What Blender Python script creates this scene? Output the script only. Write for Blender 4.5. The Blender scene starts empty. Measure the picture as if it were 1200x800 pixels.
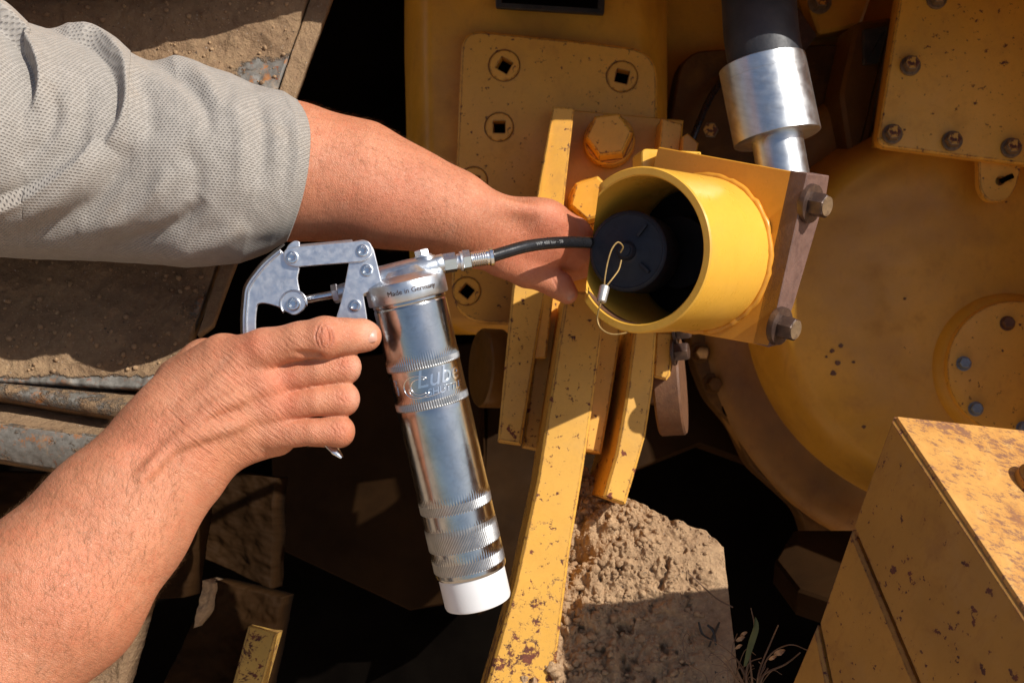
import bpy, bmesh, math, random
import numpy as np
from mathutils import Vector, Matrix, noise
from mathutils.geometry import tessellate_polygon
random.seed(7); rng = np.random.default_rng(7)
S = bpy.context.scene
COL = S.collection
# ---------------------------------------------------------------- camera
F = 1348.0                       # focal length in pixels of a 1200 px wide picture
PITCH = math.radians(30)
CAM = Vector((0.0, 0.0, 1.38))
cd = bpy.data.cameras.new('camera'); cam = bpy.data.objects.new('camera', cd); COL.objects.link(cam)
cam.location = CAM; cam.rotation_euler = (math.radians(90) - PITCH, 0, 0)
cd.sensor_width = 36; cd.lens = 36 * F / 1200; cd.clip_start = 0.02; cd.clip_end = 2000
cd.dof.use_dof = True; cd.dof.focus_distance = 0.83; cd.dof.aperture_fstop = 14
S.camera = cam
RF = Matrix.Rotation(-PITCH, 3, 'X')          # camera-levelled frame -> world
def Wd(v): return RF @ Vector(v) + CAM
# ---------------------------------------------------------------- light
SUNF = Vector((0.60, -0.58, 0.50)).normalized()   # towards the sun, in the levelled frame
SUN = RF @ SUNF
elev = math.asin(SUN.z); azim = math.atan2(SUN.x, SUN.y)
world = bpy.data.worlds.new('World'); S.world = world; world.use_nodes = True
wn = world.node_tree; bg = wn.nodes['Background']
sky = wn.nodes.new('ShaderNodeTexSky'); sky.sky_type = 'NISHITA'; sky.sun_disc = False
sky.sun_elevation = elev; sky.sun_rotation = azim; sky.air_density = 1.0; sky.dust_density = 1.6; sky.ozone_density = 0.6
wn.links.new(sky.outputs[0], bg.inputs[0]); bg.inputs[1].default_value = 0.085
sl = bpy.data.lights.new('sun', 'SUN'); sun = bpy.data.objects.new('sun', sl); COL.objects.link(sun)
sl.energy = 4.5; sl.angle = math.radians(0.55); sl.color = (1.0, 0.955, 0.88)
sun.rotation_euler = (-SUN).to_track_quat('-Z', 'Y').to_euler()
S.view_settings.view_transform = 'Standard'; S.view_settings.look = 'None'
S.view_settings.exposure = 0.22; S.view_settings.gamma = 1.0
S.cycles.max_bounces = 8; S.cycles.diffuse_bounces = 4; S.cycles.glossy_bounces = 5
S.cycles.caustics_reflective = False; S.cycles.caustics_refractive = False
S.cycles.use_denoising = True

# ---------------------------------------------------------------- geometry helpers
def P(u, v, D): return Vector(((u - 600) / F * D, D, -(v - 400) / F * D))
def px(D): return D / F
def ray_plane(u, v, p0, n):
    d = Vector(((u - 600) / F, 1.0, -(v - 400) / F))
    return d * (Vector(p0).dot(n) / d.dot(n))
class PL:                                        # a plane facing the camera, given by a point and a normal
    def __init__(s, p0, n): s.p0 = Vector(p0); s.n = Vector(n).normalized()
    def at(s, u, v): return ray_plane(u, v, s.p0, s.n)
def flat(D, nx=0.0, nz=0.0, u=600, v=400): return PL(P(u, v, D), (nx, -1, nz))
WM = {}
def base_link(o, parent, M):
    o.parent = parent
    pm = WM[parent] if parent is not None else Matrix.Identity(4)
    COL.objects.link(o)
    o.matrix_local = pm.inverted() @ M
    WM[o] = M
    return o
def thing(name, label, cat, loc, group=None):
    o = bpy.data.objects.new(name, None); o.empty_display_size = 0.02
    base_link(o, None, Matrix.Translation(Wd(loc)))
    o['label'] = label; o['category'] = cat
    if group: o['group'] = group
    return o
def tag(o, label=None, cat=None, group=None, kind=None):
    for k, v in (('label', label), ('category', cat), ('group', group), ('kind', kind)):
        if v: o[k] = v
    return o
def mk_mesh(name, verts, faces, mat, angle=35, smooth=True):
    me = bpy.data.meshes.new(name)
    me.from_pydata([tuple(v) for v in verts], [], [tuple(f) for f in faces])
    for m in (mat if isinstance(mat, (list, tuple)) else [mat]): me.materials.append(m)
    me.validate()
    bm = bmesh.new(); bm.from_mesh(me)
    bmesh.ops.recalc_face_normals(bm, faces=bm.faces); bm.to_mesh(me); bm.free()
    if smooth:
        me.polygons.foreach_set('use_smooth', [True] * len(me.polygons))
        if angle < 180: me.set_sharp_from_angle(angle=math.radians(angle))
    me.update()
    return me
def obj(name, vf, mat, parent=None, label=None, angle=35, smooth=True):
    """vf = (verts in the levelled frame, faces)"""
    verts, faces = vf
    wv = [Wd(v) for v in verts]
    if parent is None:
        c = sum(wv, Vector()) / len(wv); c.z = min(v.z for v in wv); M = Matrix.Translation(c)
    else: M = WM[parent]
    inv = M.inverted()
    me = mk_mesh(name, [inv @ v for v in wv], faces, mat, angle, smooth)
    o = bpy.data.objects.new(name, me)
    base_link(o, parent, M)
    if label: o['label'] = label
    return o
def frame_m(pos, axis, up=(0, 0, 1), scale=1.0):
    """world matrix with local z along axis (levelled frame)"""
    z = (RF @ Vector(axis)).normalized(); u = RF @ Vector(up)
    x = u.cross(z)
    if x.length < 1e-4: x = Vector((1, 0, 0))
    x.normalize(); y = z.cross(x)
    M = Matrix((x, y, z)).transposed().to_4x4(); M.translation = Wd(pos)
    return M @ Matrix.Scale(scale, 4)
def inst(name, me, pos, axis, parent, up=(0, 0, 1), scale=1.0, label=None):
    o = bpy.data.objects.new(name, me)
    base_link(o, parent, frame_m(pos, axis, up, scale))
    if label: o['label'] = label
    return o
class MB:
    def __init__(s): s.v = []; s.f = []
    def add(s, vf):
        n = len(s.v); s.v += [Vector(v) for v in vf[0]]; s.f += [tuple(i + n for i in f) for f in vf[1]]; return s
    @property
    def vf(s): return s.v, s.f
def xf(vf, M): return [M @ Vector(v) for v in vf[0]], vf[1]
def lathe(prof, n=48, cap0=True, cap1=True, a0=0.0, a1=2 * math.pi):
    """profile [(r, z)] about local z"""
    full = abs(a1 - a0 - 2 * math.pi) < 1e-6; cols = n if full else n + 1
    v = [(r * math.cos(a0 + (a1 - a0) * i / n), r * math.sin(a0 + (a1 - a0) * i / n), z) for r, z in prof for i in range(cols)]
    f = []
    for j in range(len(prof) - 1):
        for i in range(n):
            i2 = (i + 1) % cols
            f.append((j * cols + i, j * cols + i2, (j + 1) * cols + i2, (j + 1) * cols + i))
    if full and cap0: f.append(tuple(range(cols))[::-1])
    if full and cap1: f.append(tuple((len(prof) - 1) * cols + i for i in range(cols)))
    return v, f
def lmat(pos, axis, up=(0, 0, 1)):
    """levelled-frame matrix with local z along axis"""
    z = Vector(axis).normalized(); x = Vector(up).cross(z)
    if x.length < 1e-4: x = Vector((1, 0, 0))
    x.normalize(); y = z.cross(x)
    M = Matrix((x, y, z)).transposed().to_4x4(); M.translation = Vector(pos); return M
def rod(a, b, r0, r1=None, n=24, bev=0.0):
    a = Vector(a); b = Vector(b); L = (b - a).length; r1 = r0 if r1 is None else r1
    prof = [(r0, 0), (r1, L)] if not bev else [(r0 - bev, 0), (r0, bev), (r1, L - bev), (r1 - bev, L)]
    return xf(lathe(prof, n), lmat(a, b - a, (0.1, 1, 0.3)))
def tube(pts, rad, n=12, flat_k=1.0, side=None):
    """swept tube through points; rad float or list"""
    pts = [Vector(p) for p in pts]; N = len(pts)
    v = []; f = []; up = Vector(side) if side is not None else Vector((0.13, 0.9, 0.3))
    for i, p in enumerate(pts):
        t = (pts[min(i + 1, N - 1)] - pts[max(i - 1, 0)]).normalized()
        x = (up - t * up.dot(t)).normalized(); y = t.cross(x)
        if side is None: up = x
        r = rad[i] if isinstance(rad, (list, tuple)) else rad
        for k in range(n):
            a = 2 * math.pi * k / n
            v.append(p + x * (r * math.cos(a)) + y * (r * flat_k * math.sin(a)))
    for i in range(N - 1):
        for k in range(n):
            f.append((i * n + k, i * n + (k + 1) % n, (i + 1) * n + (k + 1) % n, (i + 1) * n + k))
    f.append(tuple(range(n))[::-1]); f.append(tuple((N - 1) * n + k for k in range(n)))
    return v, f
def spline(ctrl, n=8):
    """Catmull-Rom through points"""
    c = [Vector(p) for p in ctrl]; c = [c[0] * 2 - c[1]] + c + [c[-1] * 2 - c[-2]]; out = []
    for i in range(1, len(c) - 2):
        for k in range(n):
            t = k / n
            out.append(0.5 * ((2 * c[i]) + (-c[i - 1] + c[i + 1]) * t + (2 * c[i - 1] - 5 * c[i] + 4 * c[i + 1] - c[i + 2]) * t * t + (-c[i - 1] + 3 * c[i] - 3 * c[i + 1] + c[i + 2]) * t ** 3))
    out.append(c[-2]); return out
def rnd(poly, rads, n=6):
    """round polygon corners (pixel coordinates)"""
    out = []; N = len(poly)
    for i, p in enumerate(poly):
        r = rads[i] if isinstance(rads, (list, tuple)) else rads
        p = Vector(p).to_2d()
        if r <= 0: out.append(tuple(p)); continue
        a = Vector(poly[i - 1]).to_2d() - p; b = Vector(poly[(i + 1) % N]).to_2d() - p
        d = min(r, a.length * .49, b.length * .49); A = p + a.normalized() * d; B = p + b.normalized() * d
        for k in range(n + 1):
            t = k / n; out.append(tuple(A * (1 - t) ** 2 + p * 2 * t * (1 - t) + B * t * t))
    return out
def plate(poly, pl, th, bev=0.0012, holes=(), back=None):
    """polygon in pixels on plane pl (front face), extruded th away along -n, chamfered front edge"""
    pts = [pl.at(*p) for p in poly]
    return solid(pts, pl.n, th, bev, [[pl.at(*p) for p in h] for h in holes])
def solid(pts, n, th, bev=0.0012, holes=()):
    pts = [Vector(p) for p in pts]; n = Vector(n).normalized(); N = len(pts)
    area = sum((pts[i].cross(pts[(i + 1) % N]) for i in range(N)), Vector()).dot(n)
    if area < 0: pts.reverse()
    ins = []
    for i in range(N):
        a = (pts[i] - pts[i - 1]).normalized(); b = (pts[(i + 1) % N] - pts[i]).normalized()
        na = n.cross(a); nb = n.cross(b); m = na + nb
        m = m.normalized() / max(0.35, math.sqrt(max(0.01, (1 + na.dot(nb)) / 2)))
        ins.append(pts[i] + m * bev)
    v = list(ins) + [p - n * bev for p in pts] + [p - n * th for p in pts]
    f = []
    for i in range(N):
        j = (i + 1) % N
        f += [(i, N + i, N + j, j), (N + i, 2 * N + i, 2 * N + j, N + j)]
    f.append(tuple(2 * N + i for i in range(N))[::-1])
    if not holes: f.append(tuple(range(N)))
    else:
        loops = [ins] + [list(h) for h in holes]
        off = [0]; hb = 3 * N
        for h in holes:
            off.append(len(v)); v += list(h); k0 = len(v); v += [Vector(p) - n * (th * .9) for p in h]
            m = len(h)
            for i in range(m): f.append((off[-1] + i, off[-1] + (i + 1) % m, k0 + (i + 1) % m, k0 + i))
            f.append(tuple(k0 + i for i in range(m)))
        flatidx = [i for i in range(N)]
        for k, h in enumerate(holes): flatidx += [off[k + 1] + i for i in range(len(h))]
        for t in tessellate_polygon(loops): f.append(tuple(flatidx[i] for i in t))
    return v, f
def box(c, ex, ey, ez, hx, hy, hz, bev=0.001):
    """oriented box: centre, axes, half sizes; front chamfered on the +ez... side"""
    c = Vector(c); ex = Vector(ex).normalized(); ey = Vector(ey).normalized(); ez = Vector(ez).normalized()
    v = []; f = []
    b = bev
    bm = bmesh.new(); r = bmesh.ops.create_cube(bm, size=2)
    for q in bm.verts: q.co = Vector((q.co.x * hx, q.co.y * hy, q.co.z * hz))
    if b: bmesh.ops.bevel(bm, geom=list(bm.edges), offset=b, segments=2, profile=0.5, affect='EDGES')
    bm.verts.ensure_lookup_table()
    v = [c + ex * q.co.x + ey * q.co.y + ez * q.co.z for q in bm.verts]
    f = [tuple(w.index for w in g.verts) for g in bm.faces]; bm.free()
    return v, f
def circle_px(u, v, r, n=24, ph=0.0): return [(u + r * math.cos(2 * math.pi * k / n + ph), v + r * math.sin(2 * math.pi * k / n + ph)) for k in range(n)]
def vnoise(p, seed=0):
    """value noise, p (N,3)"""
    i = np.floor(p).astype(np.int64); f = p - i; f = f * f * (3 - 2 * f)
    def h(ix, iy, iz):
        n = (ix * 374761393 + iy * 668265263 + iz * 2147483647 + seed * 974634777) & 0xffffffff
        n = ((n ^ (n >> 13)) * 1274126177) & 0xffffffff
        return ((n ^ (n >> 16)) & 0xffff) / 65535.0
    r = 0
    for dx in (0, 1):
        for dy in (0, 1):
            for dz in (0, 1):
                w = (f[:, 0] if dx else 1 - f[:, 0]) * (f[:, 1] if dy else 1 - f[:, 1]) * (f[:, 2] if dz else 1 - f[:, 2])
                r = r + w * h(i[:, 0] + dx, i[:, 1] + dy, i[:, 2] + dz)
    return r * 2 - 1
def fbm(p, scale, octs=4, seed=0, gain=0.5):
    a = 1.0; s = 0; q = np.asarray(p, float) * scale
    for k in range(octs): s = s + a * vnoise(q, seed + k); q = q * 2.03 + 5.7; a *= gain
    return s
def grid_faces(nx, ny, wrap=False):
    f = []
    for j in range(ny - 1):
        for i in range(nx if wrap else nx - 1):
            a = j * nx + i; b = j * nx + (i + 1) % nx
            f.append((a, b, b + nx, a + nx))
    return f
def text_mesh(txt, size, shear=0.0, extrude=0.0, res=3, spacing=1.0):
    c = bpy.data.curves.new('lettering', 'FONT'); c.body = txt; c.size = size; c.shear = shear; c.extrude = extrude
    c.align_x = 'CENTER'; c.align_y = 'CENTER'; c.resolution_u = res; c.space_character = spacing
    o = bpy.data.objects.new('lettering', c); me = bpy.data.meshes.new_from_object(o)
    bm = bmesh.new(); bm.from_mesh(me)
    es = [e for e in bm.edges if e.calc_length() > size * .12]
    if es: bmesh.ops.subdivide_edges(bm, edges=es, cuts=2)
    bmesh.ops.triangulate(bm, faces=bm.faces)
    bm.verts.ensure_lookup_table()
    v = [q.co.copy() for q in bm.verts]; f = [tuple(w.index for w in g.verts) for g in bm.faces]
    bm.free(); bpy.data.objects.remove(o); bpy.data.curves.remove(c)
    return v, f
# ---------------------------------------------------------------- materials
class NT:
    def __init__(s, name):
        s.m = bpy.data.materials.new(name); s.m.use_nodes = True; s.t = s.m.node_tree
        s.b = s.t.nodes['Principled BSDF']; s.tc = s.t.nodes.new('ShaderNodeTexCoord')
        s.co = s.tc.outputs['Object']
    def n(s, typ, **k):
        q = s.t.nodes.new('ShaderNode' + typ)
        for a, b in k.items():
            if a.startswith('_'): setattr(q, a[1:], b)
            else:
                key = a.replace('__', ' ')
                inp = q.inputs[int(a[1:])] if a[0] == 'i' and a[1:].isdigit() else q.inputs[key]
                if hasattr(b, 'is_output'): s.t.links.new(b, inp)
                else: inp.default_value = b
        return q
    def map(s, sc=(1, 1, 1), rot=(0, 0, 0), co=None):
        return s.n('Mapping', Vector=co or s.co, Scale=sc, Rotation=rot).outputs[0]
    def noise(s, scale, detail=4, rough=0.5, dist=0.0, co=None):
        return s.n('TexNoise', Vector=co or s.co, Scale=scale, Detail=detail, Roughness=rough, Distortion=dist).outputs[0]
    def ramp(s, fac, lo, hi, a=0.0, b=1.0):
        q = s.n('MapRange', i0=fac, i1=lo, i2=hi, i3=a, i4=b, _clamp=True); return q.outputs[0]
    def mix(s, fac, a, b, typ='MIX'):
        q = s.t.nodes.new('ShaderNodeMix'); q.data_type = 'RGBA'; q.blend_type = typ
        for i, v in ((0, fac), (6, a), (7, b)):
            if hasattr(v, 'is_output'): s.t.links.new(v, q.inputs[i])
            else: q.inputs[i].default_value = (v if i == 0 else (*v, 1.0) if len(v) == 3 else v)
        return q.outputs[2]
    def math(s, op, a, b=0.0, c=0.0):
        q = s.t.nodes.new('ShaderNodeMath'); q.operation = op
        for i, v in enumerate((a, b, c)):
            if hasattr(v, 'is_output'): s.t.links.new(v, q.inputs[i])
            else: q.inputs[i].default_value = v
        return q.outputs[0]
    def attr(s, name):
        q = s.t.nodes.new('ShaderNodeAttribute'); q.attribute_name = name; return q.outputs['Fac']
    def set(s, **k):
        for a, v in k.items():
            inp = s.b.inputs[a.replace('__', ' ')]
            if hasattr(v, 'is_output'): s.t.links.new(v, inp)
            else: inp.default_value = ((*v, 1.0) if isinstance(v, tuple) and len(v) == 3 and inp.type == 'RGBA' else v)
        return s
    def bump(s, h, strength=0.3, dist=0.001, prev=None):
        q = s.n('Bump', Height=h, Strength=strength, Distance=dist)
        if prev is not None: s.t.links.new(prev, q.inputs['Normal'])
        s.t.links.new(q.outputs[0], s.b.inputs['Normal']); return q.outputs[0]
def paint(name, col, chips=0.5, rust=(0.07, 0.025, 0.018), rough=0.38, grime=0.4, var=0.15, chipscale=90, dust=0.15, big=0.0, wear=False, grow=None, stain=0.0):
    t = NT(name)
    n1 = t.noise(7, 5, 0.6); n2 = t.noise(38, 5, 0.65); n3 = t.noise(400, 3, 0.6)
    dk = tuple(c * (1 - var * 2.2) for c in col); lt = tuple(min(1, c * (1 + var)) for c in col)
    c = t.mix(t.ramp(n1, 0.32, 0.68), dk, lt)
    c = t.mix(t.ramp(n2, 0.55, 0.78, 0, grime), c, (col[0] * .45, col[1] * .33, col[2] * .5 + .004))
    c = t.mix(t.ramp(n3, 0.5, 0.85, 0, 0.25), c, tuple(x * .6 for x in col))
    c = t.mix(t.ramp(t.noise(18, 6, .7, .4), 0.5, 0.75, 0, dust), c, (0.34, 0.22, 0.12))
    if stain: c = t.mix(t.ramp(t.noise(4.5, 4, .55, .6), 0.46, 0.66, 0, stain), c, (col[0] * .30, col[1] * .22, col[2] * .3))
    run = t.noise(1.0, 6, .65, co=t.map((130, 130, 9)))
    c = t.mix(t.ramp(run, .56, .80, 0, grime * .9), c, (col[0] * .5, col[1] * .36, col[2] * .5))
    scr = t.noise(1.0, 3, .5, co=t.map((40, 40, 900), (.5, .9, .3)))
    c = t.mix(t.ramp(scr, .74, .80, 0, .35), c, tuple(min(1, x * 1.35 + .05) for x in col))
    ns = t.n('TexNoise', Vector=t.map((1, 1, 1)), Scale=chipscale, Detail=5, Roughness=0.62).outputs[0]
    gate = t.noise(11, 3, 0.6)
    thr = t.math('MULTIPLY_ADD', gate, -0.28, 0.915 - 0.09 * chips)
    d = t.math('SUBTRACT', ns, thr)
    if big:
        g2 = t.math('SUBTRACT', t.noise(55, 10, 0.82, 0.2), 0.66 - big * 0.12)
        if grow:                                 # heavier rust towards the foot (object z, metres)
            sx = t.n('SeparateXYZ', Vector=t.co); g2 = t.math('ADD', g2, t.ramp(sx.outputs[2], grow[0], grow[1], -.16, .03))
        d = t.math('MAXIMUM', d, g2)
    mk = t.ramp(d, 0.0, 0.012)
    if wear:
        geo = t.n('NewGeometry'); bv = t.n('Bevel', Radius=0.0022, _samples=4)
        dt = t.n('VectorMath', i0=geo.outputs['Normal'], i1=bv.outputs[0], _operation='DOT_PRODUCT').outputs['Value']
        edge = t.ramp(t.math('ADD', t.math('SUBTRACT', 1.0, dt), t.math('MULTIPLY', t.math('SUBTRACT', t.noise(150, 5, .7), .62), .55)), 0.0, 0.02)
        mk = t.math('MAXIMUM', mk, edge)
    rc = t.mix(t.ramp(t.noise(120, 4), .35, .7), rust, (rust[0] * 2.4, rust[1] * 1.8, rust[2] * 1.2))
    c = t.mix(mk, c, rc)
    t.set(Base__Color=c, Roughness=t.math('ADD', t.ramp(n2, .3, .8, rough - .08, rough + .18), t.math('MULTIPLY', mk, 0.3)))
    t.b.inputs['Specular IOR Level'].default_value = 0.45
    h = t.math('ADD', t.math('MULTIPLY', n3, 0.12), t.math('MULTIPLY', mk, -0.7))
    h = t.math('ADD', h, t.math('MULTIPLY', t.noise(60, 2), .5))
    t.bump(h, 0.35, 0.0009)
    return t.m
def simple(name, col, rough=0.5, metal=0.0, bump=0.0, bscale=400, var=0.1, spec=0.5, dirt=None, dirtamt=0.3, stretch=(1, 1, 1)):
    t = NT(name); n1 = t.noise(bscale * .12, 5, .6, co=t.map(stretch)); 
    c = t.mix(t.ramp(n1, .3, .7), tuple(x * (1 - var) for x in col), tuple(min(1, x * (1 + var)) for x in col))
    if dirt: c = t.mix(t.ramp(t.noise(bscale * .2, 6, .7, .5), .48, .72, 0, dirtamt), c, dirt)
    t.set(Base__Color=c, Metallic=metal, Roughness=t.ramp(t.noise(bscale * .3, 5, .6), .3, .7, rough * .85, min(1, rough * 1.2)))
    t.b.inputs['Specular IOR Level'].default_value = spec
    if bump: t.bump(t.noise(bscale, 3, .6), bump, 0.0006)
    return t.m
YEL = (0.70, 0.37, 0.045)
M = {}
M['yel_fresh'] = paint('fresh yellow paint', (0.80, 0.43, 0.055), chips=0.25, rough=0.3, grime=0.12, var=0.04, dust=0.06, chipscale=70)
M['yel_plate'] = paint('orange yellow paint on guard flange', (0.66, 0.29, 0.03), chips=0.3, rough=0.34, grime=0.2, var=0.08, dust=0.05)
M['yel_bar'] = paint('chipped pale yellow paint', (0.70, 0.365, 0.055), chips=1.25, big=1.0, grow=(.20, .02), rough=0.5, grime=0.15, var=0.07, dust=0.2, chipscale=120, wear=True)
M['yel_low'] = paint('rust eaten yellow paint', (0.62, 0.37, 0.08), chips=1.6, rough=0.55, grime=0.3, var=0.1, dust=0.3, chipscale=120, big=1.0, wear=True)
M['yel_house'] = paint('old ochre machine paint', (0.70, 0.335, 0.03), chips=0.5, rough=0.42, grime=0.35, var=0.10, dust=0.15, stain=.7)
M['yel_cover'] = paint('ochre paint on cover plates', (0.82, 0.40, 0.045), chips=0.35, rough=0.42, grime=0.3, var=0.07, dust=0.12, stain=.2, wear=True)
M['bolt_top'] = paint('flaking paint on bolt heads', (0.72, 0.36, 0.05), chips=3.2, rough=.5, chipscale=160)
M['yel_dark'] = paint('greasy brown stained paint', (0.13, 0.055, 0.007), chips=0.3, rough=0.4, grime=0.7, var=0.2, dust=0.1)
M['yel_beam'] = paint('rusty orange beam paint', (0.42, 0.20, 0.032), chips=1.5, rough=0.5, grime=0.5, var=0.12, dust=0.2, chipscale=150, big=0.1, wear=True)
def beam_top():
    t = NT('rust bloomed orange paint')
    n1 = t.noise(25, 8, .75); n2 = t.n('TexNoise', Vector=t.map((1, 2.2, 1), (0, 0, .6)), Scale=150, Detail=8, Roughness=.8).outputs[0]
    c = t.mix(t.ramp(n1, .35, .65), (0.64, .33, .08), (0.50, .22, .045))
    c = t.mix(t.ramp(t.noise(60, 6, .7), .55, .7, 0, .6), c, (0.62, .38, .13))
    c = t.mix(t.ramp(t.math('ADD', n2, t.math('MULTIPLY', t.math('SUBTRACT', n1, .5), .9)), .50, .58, 0, .85), c, (0.19, .085, .055))
    c = t.mix(t.ramp(t.noise(14, 8, .8, .5), .52, .66, 0, .7), c, (0.34, .13, .03))
    t.set(Base__Color=c, Roughness=.65); t.bump(n2, .5, .0012); return t.m
M['beam_top'] = beam_top()
M['rust'] = simple('brown rusted steel', (0.125, .052, .022), .65, 0.0, .5, 700, .25, dirt=(.19, .09, .035), dirtamt=.6)
M['rust_mauve'] = simple('mauve brown bare steel', (0.165, .09, .068), .6, 0.0, .5, 500, .15, dirt=(.07, .03, .025), dirtamt=.7)
M['bolt_dark'] = simple('dark oily bolt steel', (0.07, .04, .03), .42, 0.3, .4, 600, .3, dirt=(.25, .15, .09), dirtamt=.4)
M['bolt_face'] = simple('worn bolt face', (0.20, .13, .07), .5, .1, .5, 500, .3, dirt=(.05, .025, .015), dirtamt=.9)
M['case_brown'] = paint('oil browned ochre paint', (0.30, 0.125, 0.014), chips=0.5, rough=0.5, grime=0.6, var=0.2, dust=0.15, stain=.6)  # darker brown than the gear case ochre, used on its rim
M['grease'] = simple('shade darkened brown', (0.020, .009, .003), .75, 0, .5, 60, .5, spec=.05, dirt=(.032, .015, .005), dirtamt=.6)  # shade on inner panels, casing foot and links put into this dark brown
M['bolt_blue'] = simple('grey bolt tinted by sky', (0.22, .25, .28), .45, .4, .4, 600, .3, dirt=(.12, .08, .05), dirtamt=.5)  # blue of the sky light put into the bolt colour
M['zinc'] = simple('blue zinc plated steel', (0.74, .76, .80), .42, 1.0, .05, 700, .06, dirt=(.52, .53, .58), dirtamt=.4)
M['cast'] = simple('die cast zinc', (0.62, .65, .69), .36, 1.0, .12, 900, .06)
M['rivet'] = simple('bright rivet steel', (0.80, .81, .82), .2, 1.0, .05, 900, .08)
M['ferrule'] = simple('galvanised ferrule', (0.66, .68, .69), .34, 1.0, .05, 350, .12, dirt=(.30, .25, .19), dirtamt=.22, stretch=(1, 1, 6))
M['chrome'] = simple('bright tube steel', (0.50, .50, .50), .19, 1.0, .05, 500, .10, dirt=(.34, .34, .34), dirtamt=.6)
M['knurl'] = simple('matte knurled steel', (0.40, .40, .40), .38, 1.0, .1, 700, .15)
M['white'] = simple('white plastic cap', (0.74, .74, .75), .4, 0, .02, 500, .02)
M['hose'] = simple('black grease hose', (0.012, .012, .014), .28, 0, .1, 900, .2)
M['rubber'] = simple('black hose rubber', (0.022, .023, .028), .5, 0, .4, 260, .4, dirt=(.05, .045, .045), dirtamt=.5)
M['navy'] = simple('navy moulded plastic', (0.006, .008, .016), .6, 0, .3, 500, .2)
M['blackin'] = simple('black greasy coupling', (0.004, .004, .005), .6, 0, .2, 300, .2, spec=.15)
M['print'] = simple('grey hose print', (0.22, .22, .22), .5)
M['brass'] = simple('brass coated wire', (0.34, .22, .08), .5, .5, .3, 900, .2)
M['crimp'] = simple('aluminium crimp', (0.5, .48, .45), .45, .7, .3, 600, .2, dirt=(.2, .15, .1))
M['void'] = simple('shade and plate black', (0.0035, .0026, .002), .95, 0, .3, 90, .4, spec=.0)  # near black puts the deep shade of the cavity into the colour
M['name'] = simple('black rating plate', (0.035, .035, .032), .45, .2, .2, 300, .3, dirt=(.12, .10, .07), dirtamt=.5)
def dirt_mat(name, steel=0.0, seed=0.0, dk=1.0):
    t = NT(name); co = t.map(rot=(seed, seed * .7, seed * .3))
    n1 = t.noise(22, 8, .7, co=co); n2 = t.noise(220, 6, .75, co=co); n3 = t.noise(70, 6, .7, co=co)
    c = t.mix(t.ramp(n1, .3, .7), (.43 * dk, .27 * dk, .15 * dk), (.74 * dk, .495 * dk, .275 * dk))
    c = t.mix(t.ramp(n2, .36, .72), t.mix(.5, c, (.20, .115, .07)), c)
    c = t.mix(t.ramp(t.noise(430, 3, co=co), .69, .74), c, (.52, .44, .36))
    c = t.mix(t.ramp(t.noise(300, 4, co=co), .32, .27), c, (.08, .06, .05))
    rgh = .92; h = t.math('ADD', n2, t.math('MULTIPLY', n3, 1.6))
    if steel:
        a = t.attr('bare')
        mk = t.ramp(t.math('ADD', a, t.math('MULTIPLY', t.math('SUBTRACT', n3, .5), 1.3)), .42, .58)
        st = t.mix(t.ramp(n2, .35, .65), (.12, .11, .095), (.20, .185, .165))
        st = t.mix(t.ramp(t.noise(75, 8, .8), .54, .62), st, (.33, .13, .04))
        st = t.mix(t.ramp(t.noise(160, 5, .7), .60, .68), st, (.20, .07, .03))
        st = t.mix(t.ramp(t.noise(33, 7, .7, .5), .56, .70, 0, .8), st, (.35, .24, .15))
        c = t.mix(mk, c, st); h = t.math('MULTIPLY', h, t.math('SUBTRACT', 1.1, mk)); rgh = t.ramp(mk, 0, 1, .92, .5)
    t.set(Base__Color=c, Roughness=rgh); t.b.inputs['Specular IOR Level'].default_value = .25
    t.bump(h, .9, .0034); return t.m
M['dirt'] = dirt_mat('sandy dried soil'); M['shoe'] = dirt_mat('soil caked steel', 1, 1.3, .60)
M['ground'] = simple('pale sand ground', (.40, .29, .19), .95, 0, .6, 60, .2)
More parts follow.
